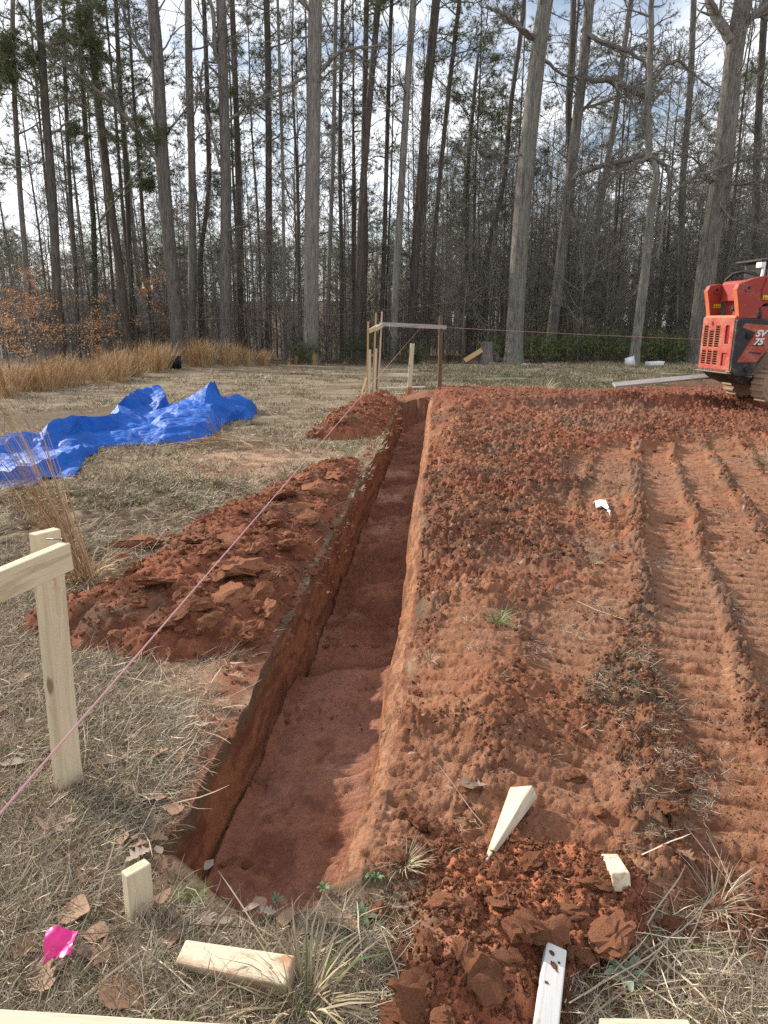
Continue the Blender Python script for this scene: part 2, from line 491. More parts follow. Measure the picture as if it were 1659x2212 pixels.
    green = sstep(0.52, 0.66, fbm(x * 0.45, y * 0.8, 4, 212)) * (0.25 + 0.75 * sstep(0, 4, x)) * sstep(34, 28, y) * lawn
    col = mx(col, C(0.17, 0.20, 0.085), 0.5 * green)
    col = mx(col, mx(np.broadcast_to(C(0.36, 0.235, 0.155), x.shape + (3,)), C(0.22, 0.125, 0.080), sstep(0.45, 0.62, n_b)), 0.95 * M['tan'])
    col = mx(col, mx(np.broadcast_to(C(0.105, 0.072, 0.045), x.shape + (3,)), C(0.25, 0.20, 0.13), sstep(0.55, 0.72, n_b)), M['darkl'] * ng)
    col = mx(col, C(0.12, 0.085, 0.055), 0.8 * M['path'])
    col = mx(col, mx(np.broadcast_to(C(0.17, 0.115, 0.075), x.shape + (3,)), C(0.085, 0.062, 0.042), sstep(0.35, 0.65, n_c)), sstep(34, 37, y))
    # red clay
    rc = mx(np.broadcast_to(C(0.255, 0.106, 0.056), x.shape + (3,)), C(0.185, 0.075, 0.042), sstep(0.35, 0.65, n_a))
    rc = mx(rc, C(0.36, 0.185, 0.110), 0.6 * sstep(0.5, 0.72, n_b))
    mix_br = sstep(0.42, 0.62, fbm(x * 0.8, y * 1.1, 4, 220)) * (0.35 + 0.65 * sstep(0.2, 1.5, w)) * sstep(2.2, 4, y)
    rc = mx(rc, C(0.185, 0.108, 0.072), 0.8 * mix_br)
    rc = mx(rc, C(0.115, 0.075, 0.050), 0.7 * sstep(0.54, 0.68, fbm(x * 1.3 + 9, y * 1.6, 4, 225)) * sstep(3, 7, y))
    rc = mx(rc, C(0.195, 0.070, 0.041), 0.75 * M['loose'] * sstep(0.40, 0.60, fbm(x, y, 3, 223)))
    rc = mx(rc, C(0.315, 0.155, 0.088), trk_all * (0.25 + 0.5 * tread) * (0.5 + 0.7 * n_a))
    rc = mx(rc, C(0.16, 0.10, 0.065), np.clip(bz, 0, 1) * 0.75 * sstep(0.35, 0.55, n_b))
    rc = mx(rc, mx(np.broadcast_to(C(0.11, 0.078, 0.05), x.shape + (3,)), C(0.24, 0.105, 0.06), sstep(0.4, 0.6, n_b)), 0.8 * M['darkr'])
    rc = mx(rc, C(0.20, 0.068, 0.040), M['bank'] * 0.7)
    stones = sstep(0.88, 0.90, l3 * 0.5 + 0.5 * vn(x * 21, y * 21, 240))
    rc = mx(rc, C(0.5, 0.42, 0.36), stones * 0.6)
    col = mx(col, rc, red)
    # loose soil kicked on to the sod by the trench's left rim
    sp = np.exp(-((w + 0.9) / 0.16) ** 2) * sstep(0.45, 0.62, fbm(x * 4, y * 4, 4, 230)) * sstep(1.5, 2, t) * sstep(T_END, T_END - 0.5, t)
    col = mx(col, C(0.25, 0.09, 0.048), 0.8 * sp * ng)
    return z, col

# ---- grid lines
tr = [-6, -4, -2.5, -1.2, -0.3, 0.3, 0.6]
tt = 0.75
while tt < 46:
    tr.append(tt)
    tt += max(0.0055 if 1.5 < tt < 2.1 else 0.008, tt * 0.0043)
while tt < 420:
    tr.append(tt); tt *= 1.045
TROWS = np.array(tr); NR = len(TROWS)
NL, NWL, NFL, NWR, NRR = 240, 16, 60, 26, 400
tp = np.clip(TROWS, 0.6, None)
Lw, Rw = 0.22 + 0.66 * tp, 0.42 + 0.58 * tp
farw = np.linspace(0, 1, 11)[1:] ** 2
wob_l = 0.022 * (fbm(TROWS * 1.8, TROWS * 0 + 3, 4, 300) - 0.5) * 2 + 0.012 * (fbm(TROWS * 9, TROWS * 0 + 9, 3, 301) - 0.5) * 2
wob_r = 0.035 * (fbm(TROWS * 1.3, TROWS * 0 + 5, 4, 302) - 0.5) * 2
wl_row, wr_row = W_L + wob_l + wl_shift(TROWS), W_R + wob_r + wr_shift(TROWS)
u = np.linspace(1, 0, NL)
Wleft = wl_row[:, None] - Lw[:, None] * u[None, :]
Wleft = np.hstack([Wleft[:, :1] - (farw[::-1] * 260)[None, :] - 0 * Wleft[:, :1], Wleft])
u = np.linspace(0, 1, NRR)
Wright = wr_row[:, None] + Rw[:, None] * u[None, :]
Wright = np.hstack([Wright, Wright[:, -1:] + (farw * 260)[None, :]])
vl = np.linspace(0, 1, NWL + 1)[1:]; vf = np.linspace(0, 1, NFL + 1)[1:]; vr = np.linspace(0, 1, NWR + 1)[1:-1]

def trench_depth(t):
    d = 0.31 + 0.03 * sstep(2, 3.4, t) + 0.17 * sstep(T_STEP - 0.05, T_STEP + 0.12, t + 0.0) + 0.06 * sstep(6, 12, t)
    return d
def trench_open(t, q):
    """1 inside, 0 outside; q = 0 left rim .. 1 right rim"""
    t0 = np.where(q < 0.45, T_L + (T_M - T_L) * sstep(0, 0.45, q), T_M + (T_R - T_M) * sstep(0.45, 1, q))
    t0 = t0 + 0.03 * (vn(q * 9, q * 0 + 1, 310) - 0.5)
    return sstep(t0 - 0.02, t0 + 0.07, t) * sstep(T_END + 0.03, T_END - 0.07, t + 0.1 * (vn(q * 7, q * 0 + 5, 311) - 0.5))
def floor_z(x, y, t):
    return 0.030 * (fbm(x * 4, y * 4, 5, 320) - 0.5) + 0.012 * lumps(x / 0.11, y / 0.11, 321) * sstep(0.45, 0.6, fbm(x * 2, y * 2, 3, 323)) + 0.011 * lumps(x / 0.032, y / 0.032, 322) * (0.4 + 1.6 * sstep(0.5, 0.65, fbm(x * 3, y * 3, 3, 324))) + 0.02 * lumps(x / 0.09, y / 0.09, 325) * sstep(T_STEP, T_STEP + .3, t)

TW = TROWS[:, None]
def zbase(W):
    X, Y = from_tw(TW + 0 * W, W)
    z, c = surf(X, Y)
    return X, Y, z, c
XL, YL, ZL, CL = zbase(Wleft)
XR, YR, ZR, CR = zbase(Wright)
z_lr, z_rr = ZL[:, -1:], ZR[:, :1]
dep = trench_depth(TROWS)[:, None]
# left wall
stri = lambda W, Vv, sd: fbm(TW * 2.2 + 0 * Vv, Vv * 14 + 0 * TW, 4, sd)
Wwl = wl_row[:, None] + (W_FL - W_L) * vl[None, :] + 0.035 * (fbm(TW * 7 + 0 * vl, vl * 3 + 0 * TW, 5, 330) - 0.5) * np.sin(vl * 3.14) ** 0.5 - 0.008 * np.sin(vl * 3.1) * 2
k = trench_open(TW + 0 * Wwl, 0 * Wwl + 0.02)
Xwl, Ywl = from_tw(TW + 0 * Wwl, Wwl)
Zwl = z_lr - k * dep * vl[None, :] ** 0.9 + 0.012 * (fbm(TW * 9 + 0 * vl, vl * 5 + 0 * TW, 3, 331) - 0.5) * k
# floor
Wf = Wwl[:, -1:] + (W_FR + (0.6 * wob_r + 0.75 * wr_shift(TROWS))[:, None] - Wwl[:, -1:]) * vf[None, :]
qf = (Wf - W_L) / (W_R - W_L)
k = trench_open(TW + 0 * Wf, qf)
Xf, Yf = from_tw(TW + 0 * Wf, Wf)
zmid = z_lr + (z_rr - z_lr) * vf[None, :]
stepw = 0.06 * sstep(0.25, 0.95, vf)[None, :] * 0
toe = 0.035 * (np.exp(-(vf / 0.07) ** 2) + np.exp(-((1 - vf) / 0.10) ** 2))[None, :]
Zf = zmid - k * (trench_depth(TW + 0.45 * (vf[None, :] - 0.5) ** 2 - 0.25 * vf[None, :] * 0.6) - toe) + floor_z(Xf, Yf, TW) * k
Zf[:, :1] = np.minimum(Zf[:, :1], Zwl[:, -1:])
# right wall
wl0 = Wf[:, -1:]
pw = vr[None, :]
Wwr = wl0 + (wr_row[:, None] - wl0) * pw ** 1.15 + 0.030 * (fbm(TW * 2.5 + 0 * pw, pw * 14 + 0 * TW, 5, 341) - 0.5) * np.sin(pw * 3.14) + 0.02 * (fbm(TW * 9 + 0 * pw, pw * 4 + 0 * TW, 4, 343) - 0.5)
k = trench_open(TW + 0 * Wwr, 0 * Wwr + 0.93)
lw_ = lumps(TW / 0.075 + 0 * pw, pw * 3.6 + 0 * TW, 344) * 0.016 + lumps(TW / 0.032 + 0 * pw, pw * 8 + 0 * TW, 345) * 0.010
Wwr = Wwr - lw_ * k * sstep(0.25, 0.6, pw + 0.6 * (fbm(TW * 4 + 0 * pw, pw * 3 + 0 * TW, 3, 346) - 0.5))
Xwr, Ywr = from_tw(TW + 0 * Wwr, Wwr)
Zwr = z_rr - k * dep * (1 - pw ** 0.62) + 0.6 * lw_ * k + 0.012 * (fbm(TW * 7 + 0 * pw, pw * 9 + 0 * TW, 4, 342) - 0.5) * k
def C_(*c): return np.array(c)
def mx_(a, b, kk): return a + (b - a) * np.asarray(kk)[..., None]
one = lambda A: np.zeros(A.shape + (3,))
nl_ = fbm(TW * 3.0 + 0 * Wwl, vl * 9 + 0 * TW, 5, 350)
dz_l = vl[None, :] * dep
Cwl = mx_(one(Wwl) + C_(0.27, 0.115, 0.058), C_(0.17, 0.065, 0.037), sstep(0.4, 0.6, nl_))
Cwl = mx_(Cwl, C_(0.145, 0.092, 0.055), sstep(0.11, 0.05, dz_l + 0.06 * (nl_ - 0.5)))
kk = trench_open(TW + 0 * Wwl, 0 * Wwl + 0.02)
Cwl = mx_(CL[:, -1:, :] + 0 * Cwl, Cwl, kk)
nf1 = fbm(Xf * 2.2, Yf * 2.2, 5, 360); nf2 = fbm(Xf * 11, Yf * 11, 4, 361)
Cf = mx_(one(Wf) + C_(0.27, 0.118, 0.072), C_(0.185, 0.074, 0.046), sstep(0.4, 0.65, nf1))
Cf = mx_(Cf, C_(0.43, 0.255, 0.19), 0.7 * sstep(0.52, 0.70, fbm(Xf * 1.6, Yf * 1.2, 5, 362)))
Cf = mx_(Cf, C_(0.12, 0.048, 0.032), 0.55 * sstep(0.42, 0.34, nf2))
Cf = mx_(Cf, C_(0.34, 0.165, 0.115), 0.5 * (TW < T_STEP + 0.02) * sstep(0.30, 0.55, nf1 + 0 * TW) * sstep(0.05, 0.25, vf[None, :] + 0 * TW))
Cf = mx_(Cf, C_(0.125, 0.050, 0.034), 0.7 * np.exp(-((TW - T_STEP - 0.16) / 0.16) ** 2) * (TW > T_STEP + 0.02) + 0 * Wf)  # darker band paints in the shade below the floor's step
Cf = mx_(0.5 * (CL[:, -1:, :] + CR[:, :1, :]) + 0 * Cf, Cf, trench_open(TW + 0 * Wf, qf))
nr_ = fbm(TW * 1.6 + 0 * pw, pw * 22 + 0 * TW, 5, 370); nr2 = fbm(TW * 5 + 0 * pw, pw * 5 + 0 * TW, 4, 371)
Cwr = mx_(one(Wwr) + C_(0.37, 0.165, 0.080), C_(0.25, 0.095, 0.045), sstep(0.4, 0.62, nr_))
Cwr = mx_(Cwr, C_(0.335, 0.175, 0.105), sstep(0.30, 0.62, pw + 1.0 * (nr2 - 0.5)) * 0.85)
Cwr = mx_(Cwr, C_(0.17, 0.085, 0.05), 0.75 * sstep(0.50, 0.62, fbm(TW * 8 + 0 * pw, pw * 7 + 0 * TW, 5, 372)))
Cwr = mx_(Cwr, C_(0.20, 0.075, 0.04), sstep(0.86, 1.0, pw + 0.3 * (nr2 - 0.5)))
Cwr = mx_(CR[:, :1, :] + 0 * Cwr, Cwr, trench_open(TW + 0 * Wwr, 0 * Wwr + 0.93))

def grid_mesh(name, X, Y, Z, Cc, r0, r1):
    X, Y, Z, Cc = X[r0:r1], Y[r0:r1], Z[r0:r1], Cc[r0:r1]
    n, m = X.shape
    V = np.stack([X, Y, Z], -1).reshape(-1, 3)
    i = np.arange(n - 1)[:, None] * m; j = np.arange(m - 1)[None, :]
    q = np.stack([i + j, i + j + 1, i + m + j + 1, i + m + j], -1).reshape(-1, 4)
    return mesh_np(name, V, [q], True, Cc.reshape(-1, 3))
r_far = int(np.searchsorted(TROWS, 100.0))
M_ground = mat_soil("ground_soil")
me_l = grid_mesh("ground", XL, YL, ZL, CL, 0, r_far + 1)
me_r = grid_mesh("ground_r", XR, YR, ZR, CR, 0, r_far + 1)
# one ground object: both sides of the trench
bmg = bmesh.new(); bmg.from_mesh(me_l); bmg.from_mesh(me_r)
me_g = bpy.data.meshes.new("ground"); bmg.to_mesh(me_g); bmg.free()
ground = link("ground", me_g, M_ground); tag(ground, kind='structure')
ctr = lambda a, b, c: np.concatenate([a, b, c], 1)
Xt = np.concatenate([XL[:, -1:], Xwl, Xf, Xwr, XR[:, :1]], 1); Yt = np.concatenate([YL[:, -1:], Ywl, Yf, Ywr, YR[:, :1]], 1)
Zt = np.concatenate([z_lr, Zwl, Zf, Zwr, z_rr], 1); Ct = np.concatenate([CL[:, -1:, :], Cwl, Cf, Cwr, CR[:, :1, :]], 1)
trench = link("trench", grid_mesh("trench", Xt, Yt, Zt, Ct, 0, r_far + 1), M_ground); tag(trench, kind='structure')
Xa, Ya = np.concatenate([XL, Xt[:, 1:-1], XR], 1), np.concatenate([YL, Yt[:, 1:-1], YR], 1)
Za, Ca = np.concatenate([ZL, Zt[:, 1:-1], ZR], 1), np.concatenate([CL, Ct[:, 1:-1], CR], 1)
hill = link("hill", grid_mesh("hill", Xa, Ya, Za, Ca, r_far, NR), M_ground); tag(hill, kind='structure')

def H(x, y):
    """height of the ground or trench floor at a point"""
    z = float(surf(np.array([float(x)]), np.array([float(y)]), None, False)[0])
    t, w = to_tw(x, y)
    if W_L < w < W_R and T_L < t < T_END and trench_open(np.array([t]), np.array([(w - W_L) / (W_R - W_L)]))[0] > 0.5:
        z -= float(trench_depth(np.array([t]))[0]) * min(1, max(0, (W_R - w) / (W_R - W_FR)) ** 0.6)
    return z
def Hn(x, y):
    z = surf(x, y, None, False)
    t, w = to_tw(x, y)
    inn = (w > W_L) & (w < W_R)
    k_ = trench_open(t, np.clip((w - W_L) / (W_R - W_L), 0, 1)) * inn
    return z - k_ * trench_depth(t) * np.clip((W_R - w) / (W_R - W_FR), 0, 1) ** 0.6
def on_ground(px, py, dz=0.0):
    """where the sight line through a photo position meets the real ground"""
    v = at_plane(px, py)
    for _ in range(6):
        v = at_plane(px, py, H(v.x, v.y) - SLOPE * v.y)
    v.z = H(v.x, v.y) + dz
    return v
# ================================================================== SCATTER HELPER (uncountable stuff only)
def trench_t0(w):
    q = np.clip((w - W_L) / (W_R - W_L), 0, 1)
    return np.where(q < 0.45, T_L + (T_M - T_L) * sstep(0, 0.45, q), T_M + (T_R - T_M) * sstep(0.45, 1, q))
def scatter(name, P, ROT, SCL, IDX, variants, label=None, cat=None, parent=None):
    """one object whose vertices carry instances of small variant meshes"""
    coll = bpy.data.collections.new(name + "_kinds")
    for v in variants: coll.objects.link(v)
    me = bpy.data.meshes.new(name)
    n = len(P)
    me.vertices.add(n); me.vertices.foreach_set('co', np.asarray(P, np.float32).ravel())
    a = me.attributes.new('rot', 'FLOAT_VECTOR', 'POINT'); a.data.foreach_set('vector', np.asarray(ROT, np.float32).ravel())
    SCL = np.asarray(SCL, np.float32)
    if SCL.ndim == 1: SCL = np.repeat(SCL[:, None], 3, 1)
    a = me.attributes.new('scl', 'FLOAT_VECTOR', 'POINT'); a.data.foreach_set('vector', SCL.ravel())
    a = me.attributes.new('idx', 'INT', 'POINT'); a.data.foreach_set('value', np.asarray(IDX, np.int32))
    me.update()
    ng = bpy.data.node_groups.new(name + "_nodes", 'GeometryNodeTree')
    ng.interface.new_socket('Geometry', in_out='INPUT', socket_type='NodeSocketGeometry')
    ng.interface.new_socket('Geometry', in_out='OUTPUT', socket_type='NodeSocketGeometry')
    N = ng.nodes
    gi, go = N.new('NodeGroupInput'), N.new('NodeGroupOutput')
    ip = N.new('GeometryNodeInstanceOnPoints'); ci = N.new('GeometryNodeCollectionInfo')
    ci.inputs['Collection'].default_value = coll
    ci.inputs['Separate Children'].default_value = True; ci.inputs['Reset Children'].default_value = True
    ip.inputs['Pick Instance'].default_value = True
    def na(nm, typ):
        x = N.new('GeometryNodeInputNamedAttribute'); x.data_type = typ; x.inputs['Name'].default_value = nm
        return x.outputs['Attribute']
    e2r = N.new('FunctionNodeEulerToRotation')
    L = ng.links
    L.new(gi.outputs[0], ip.inputs['Points']); L.new(ci.outputs[0], ip.inputs['Instance'])
    L.new(na('idx', 'INT'), ip.inputs['Instance Index'])
    L.new(na('rot', 'FLOAT_VECTOR'), e2r.inputs[0]); L.new(e2r.outputs[0], ip.inputs['Rotation'])
    L.new(na('scl', 'FLOAT_VECTOR'), ip.inputs['Scale']); L.new(ip.outputs[0], go.inputs[0])
    o = link(name, me, None, parent)
    md = o.modifiers.new('scatter', 'NODES'); md.node_group = ng
    return tag(o, label, cat, None, 'stuff')
def hidden(name, me, mat):
    if not me.materials: me.materials.append(mat)
    return bpy.data.objects.new(name, me)
RNG = np.random.default_rng(7)
def sample_px(n, x0, x1, y0, y1):
    """ground points spread evenly over a stretch of the view"""
    px, py = RNG.uniform(x0, x1, n), RNG.uniform(y0, y1, n)
    a, b = (px - CX) / FPX, -(py - CY) / FPX
    cp, sp = math.cos(PITCH), math.sin(PITCH)
    dy, dz = b * sp + cp, b * cp - sp
    t = CAM_H / (SLOPE * dy - dz)
    return a * t, dy * t, t

# ================================================================== CLODS
M_clod = mat_soil("clod_clay", False, (0.255, 0.105, 0.054))
M_crumb = mat_soil("crumb_clay", False, (0.30, 0.125, 0.066))
M_crumb_dark = mat_soil("crumb_topsoil", False, (0.215, 0.122, 0.074))
def clod_mesh(name, seed, flat=0.6, sub=1, nz=0.18):
    r = random.Random(seed)
    bm = bmesh.new()
    for _ in range(15):
        v = Vector((r.gauss(0, 1), r.gauss(0, 1), r.gauss(0, 1))).normalized() * r.uniform(0.40, 0.5)
        bm.verts.new((v.x, v.y * r.uniform(0.7, 0.9), v.z * flat))
    h = bmesh.ops.convex_hull(bm, input=list(bm.verts))
    bmesh.ops.delete(bm, geom=[g for g in h['geom_interior'] if isinstance(g, bmesh.types.BMVert)], context='VERTS')
    if sub:
        bmesh.ops.subdivide_edges(bm, edges=list(bm.edges), cuts=sub, use_grid_fill=True, smooth=0.25 if sub > 1 else 0.0)
        bmesh.ops.triangulate(bm, faces=list(bm.faces))
        for v in bm.verts:
            d = mnoise.noise(v.co * 26 + Vector((0, 0, seed))) * nz * 0.22 * (sub > 1) + mnoise.noise(v.co * 4.5 + Vector((seed * 3.1, 0, 0))) * nz + mnoise.noise(v.co * 13 + Vector((0, seed * 1.7, 0))) * nz * 0.55
            v.co += v.co.normalized() * d * 0.5
    me = bm_mesh(name, bm, smooth=sub > 1)
    if sub > 1: me.set_sharp_from_angle(angle=math.radians(34))
    return me
CLOD = [clod_mesh("clod", 10 + i, (0.75, 0.5, 0.38, 0.62)[i % 4], 4, 0.34) for i in range(10)]
CRUMB = [clod_mesh("crumb", 50 + i, 0.75, 0) for i in range(6)] + [clod_mesh("crumb", 70 + i, 0.85, 1, 0.3) for i in range(5)]
for m_ in CLOD: m_.materials.append(M_clod)
def put_clod(parent, x, y, z, size, rnd, big=True, flatten=1.0, mat=None):
    o = bpy.data.objects.new("clod", rnd.choice(CLOD))
    COL.objects.link(o); o.parent = parent
    o.location = (x, y, z)
    o.rotation_euler = (rnd.uniform(-0.5, 0.5), rnd.uniform(-0.5, 0.5), rnd.uniform(0, 6.28))
    o.scale = (size * rnd.uniform(0.9, 1.2), size * rnd.uniform(0.75, 1.0), size * rnd.uniform(0.7, 1.05) * flatten)
    return o

# ================================================================== PILES OF DUG CLAY
def soil_pile(name, poly_px, hmax, fall, step, label, seed, lump=1.0, wlim=None):
    poly = np.array(gpoly(poly_px))
    x0, y0 = poly.min(0) - 0.1; x1, y1 = poly.max(0) + 0.1
    nx, ny = int((x1 - x0) / step), int((y1 - y0) / step)
    X, Y = np.meshgrid(np.linspace(x0, x1, nx), np.linspace(y0, y1, ny))
    hf = lambda X, Y: pile_h(poly, hmax, fall, seed, lump, X, Y, wlim)
    Z, C, sd = hf(X, Y)
    keep = sd > -0.06
    idx = -np.ones(X.shape, int)
    cell = keep[:-1, :-1] & keep[1:, :-1] & keep[:-1, 1:] & keep[1:, 1:]
    use = np.zeros(X.shape, bool)
    for a, b in ((0, 0), (1, 0), (0, 1), (1, 1)):
        use[a:X.shape[0] - 1 + a, b:X.shape[1] - 1 + b] |= cell
    idx[use] = np.arange(use.sum())
    q = np.stack([idx[:-1, :-1], idx[:-1, 1:], idx[1:, 1:], idx[1:, :-1]], -1)[cell]
    V = np.stack([X[use], Y[use], Z[use]], -1)
    o = link(name, mesh_np(name, V, [q], True, C[use]), M_ground)
    tag(o, label, "soil pile")
    return o, hf, poly
def pile_h(poly, hmax, fall, seed, lump, X, Y, wlim):
    sd = poly_sd(poly, X, Y) + 0.16 * (fbm(X * 3, Y * 3, 4, seed) - 0.5)
    if wlim is not None:
        sd = np.minimum(sd, wlim - to_tw(X, Y)[1])
    base = surf(X, Y, None, False)
    h = hmax * (1 - np.exp(-np.maximum(sd, 0) / fall)) * (0.72 + 0.56 * fbm(X * 1.6, Y * 1.6, 3, seed + 1))
    r = sstep(-0.02, 0.12, sd)
    h = h + r * lump * (0.075 * (fbm(X * 4, Y * 4, 4, seed + 2) - 0.5) + 0.030 * lumps(X / 0.16, Y / 0.16, seed + 3) + 0.016 * lumps(X / 0.07, Y / 0.07, seed + 4) + 0.008 * lumps(X / 0.03, Y / 0.03, seed + 5))
    z = base + h - 0.05 * sstep(0.03, -0.06, sd)
    n1 = fbm(X * 3, Y * 3, 5, seed + 6); n2 = fbm(X * 10, Y * 10, 3, seed + 7)
    col = mx_(np.zeros(X.shape + (3,)) + C_(0.255, 0.094, 0.049), C_(0.165, 0.058, 0.032), sstep(0.38, 0.62, n1))
    col = mx_(col, C_(0.125, 0.082, 0.052), 0.7 * sstep(0.60, 0.72, fbm(X * 1.4, Y * 1.4, 4, seed + 8)))
    col = mx_(col, C_(0.33, 0.13, 0.075), 0.5 * sstep(0.55, 0.7, n2))
    if seed == 460: col = col * 1.5
    return z, col, sd
PILE_A, hA, polyA = soil_pile("soil_pile", [(165, 1410), (62, 1378), (50, 1342), (140, 1312), (260, 1262), (345, 1190), (440, 1118), (560, 1075), (640, 1030), (735, 1003),
    (785, 1000), (768, 1050), (738, 1105), (695, 1185), (648, 1285), (602, 1385), (555, 1408), (430, 1420), (300, 1435)], 0.17, 0.24, 0.0125,
    "long pile of dark red clods along the trench's left rim, behind the pale post", 400, 1.0, W_L - 0.035)
PILE_B, hB, polyB = soil_pile("soil_pile", [(655, 948), (690, 925), (740, 890), (785, 868), (830, 860), (862, 866), (868, 890), (856, 912), (842, 938), (780, 950), (720, 950)], 0.40, 0.45, 0.024,
    "small mound of red soil at the trench's far end, below the short white stakes", 430, 1.5, W_L - 0.05)
PILE_C, hC, polyC = soil_pile("soil_pile", [(830, 2300), (835, 2120), (875, 2010), (905, 1935), (1000, 1870), (1100, 1835), (1260, 1840), (1390, 1935), (1385, 2060), (1290, 2110), (1218, 2140), (1235, 2300)], 0.055, 0.10, 0.0065,
    "heap of broken red clay lumps in the front, around the white painted stake", 460, 0.9, None)

rc_ = random.Random(5)
def clod_at(parent, hf, px, py, spx, flat=1.0):
    v = at_plane(px, py)
    for _ in range(5):
        z = float(hf(np.array([v.x]), np.array([v.y]))[0][0]) if hf else H(v.x, v.y)
        v = at_plane(px, py, z - SLOPE * v.y)
    size = spx / FPX * (Vector((v.x, v.y, v.z - CAM_H)).length)
    return put_clod(parent, v.x, v.y, z + size * 0.12 * flat, size, rc_, True, flat)
for px, py, s, f in [(512, 1238, 110, .8), (492, 1296, 92, .7), (425, 1308, 74, .8), (342, 1262, 92, .55), (290, 1190, 95, .55), (272, 1220, 52, 1), (542, 1192, 66, .9), (452, 1198, 60, .9),
                     (398, 1290, 60, .9), (612, 1078, 70, .6), (690, 1066, 74, .6), (640, 1102, 52, .8), (470, 1250, 60, .8), (382, 1334, 52, .8), (430, 1172, 70, .6), (362, 1172, 60, .7),
                     (560, 1290, 60, .8), (575, 1330, 70, .9), (350, 1350, 46, .9), (500, 1170, 52, .9), (585, 1140, 55, .7), (655, 1040, 46, .7), (545, 1372, 66, .9), (455, 1345, 46, .8), (720, 1030, 50, .6),
                     (225, 1330, 36, .9), (300, 1310, 40, .8), (250, 1372, 34, .9), (620, 1180, 45, .8), (668, 1122, 50, .6)]:
    clod_at(PILE_A, hA, px, py, s * 1.35, f * .85)
for px, py, s, f in [(1045, 2122, 150, .55), (905, 2155, 128, .5), (1000, 1852, 100, .7), (1132, 2015, 120, .8), (1325, 2025, 125, .6), (1190, 2030, 80, .8), (870, 2205, 110, .5), (872, 2075, 62, 1),
                     (1085, 1950, 80, .8), (960, 1960, 74, .9), (1020, 1990, 80, .9), (1240, 1970, 76, .8), (1290, 1915, 66, .8), (930, 2040, 70, .9), (1000, 2060, 66, .9), (1190, 1880, 60, .8),
                     (1145, 1870, 70, .8), (965, 2215, 72, .8), (1180, 2095, 66, .8), (1105, 2080, 70, .8), (1260, 2070, 70, .7), (1210, 2160, 52, .9), (1225, 2230, 60, .9), (1075, 1890, 60, .9), (940, 1900, 60, .8)]:
    clod_at(PILE_C, hC, px, py, s, f)
def rand_clods(parent, hf, poly, n, smin, smax, rnd):
    lo, hi = np.min(poly, 0), np.max(poly, 0); k = 0
    while k < n:
        x, y = rnd.uniform(lo[0], hi[0]), rnd.uniform(lo[1], hi[1])
        z, _, sd = hf(np.array([x]), np.array([y]))
        if sd[0] < 0.0: continue
        s = smin * (smax / smin) ** (rnd.random() ** 2.2)
        put_clod(parent, x, y, float(z[0]) + 0.15 * s, s, rnd); k += 1
rand_clods(PILE_A, hA, polyA, 210, 0.03, 0.12, random.Random(21))
rand_clods(PILE_B, hB, polyB, 110, 0.06, 0.22, random.Random(22))
rand_clods(PILE_C, hC, polyC, 170, 0.014, 0.05, random.Random(23))
# loose clods lying on the graded clay, part of the ground
rg_ = random.Random(31)
for px, py, s in [(1355, 1212, 62), (1240, 1682, 36), (905, 1780, 50), (870, 1762, 50), (940, 1792, 42), (1395, 1460, 30), (1010, 1700, 36), (1180, 1640, 32), (1440, 1745, 48), (1470, 1700, 40), (1125, 1445, 26), (895, 1500, 36),
                  (920, 1560, 40), (1360, 2080, 40), (1440, 2000, 50), (1500, 2030, 44), (860, 1850, 50), (820, 1980, 56), (1300, 1760, 36), (450, 1590, 26), (440, 1640, 32), (500, 1580, 30), (1090, 1100, 26), (1030, 1065, 26)]:
    clod_at(ground, None, px, py, s * 1.1, .8)
k = 0
while k < 230:
    px, py = rg_.uniform(870, 1680), rg_.triangular(835, 1950, 870)
    v = at_plane(px, py); t_, w_ = to_tw(v.x, v.y)
    if w_ < W_R + 0.06 and t_ < T_END: continue
    m = float(masks(np.array([v.x]), np.array([v.y]))['red'][0])
    if m < 0.7: continue
    d = v.length
    s = min(0.16, rg_.uniform(5, 15) / FPX * d * rg_.uniform(0.6, 1.3))
    put_clod(ground, v.x, v.y, H(v.x, v.y) + 0.1 * s, s, rg_); k += 1
# slabs fallen in the trench
for px, py, s in [(735, 1275, 40), (742, 1290, 34), (720, 1268, 26), (700, 1400, 40), (760, 1405, 46), (810, 1400, 34), (680, 1385, 36), (905, 965, 30), (780, 1110, 22), (830, 1150, 20), (540, 1880, 46), (600, 1900, 40), (470, 1870, 50), (560, 1830, 30), (500, 1790, 36), (690, 1780, 24), (620, 1560, 24), (760, 1500, 24)]:
    v = at_plane(px, py, -0.35); v = at_plane(px, py, H(v.x, v.y) - SLOPE * v.y)
    sz = s / FPX * v.length * 1.1
    put_clod(trench, v.x, v.y, H(v.x, v.y) + 0.1 * sz, sz, rg_, True, 0.5)

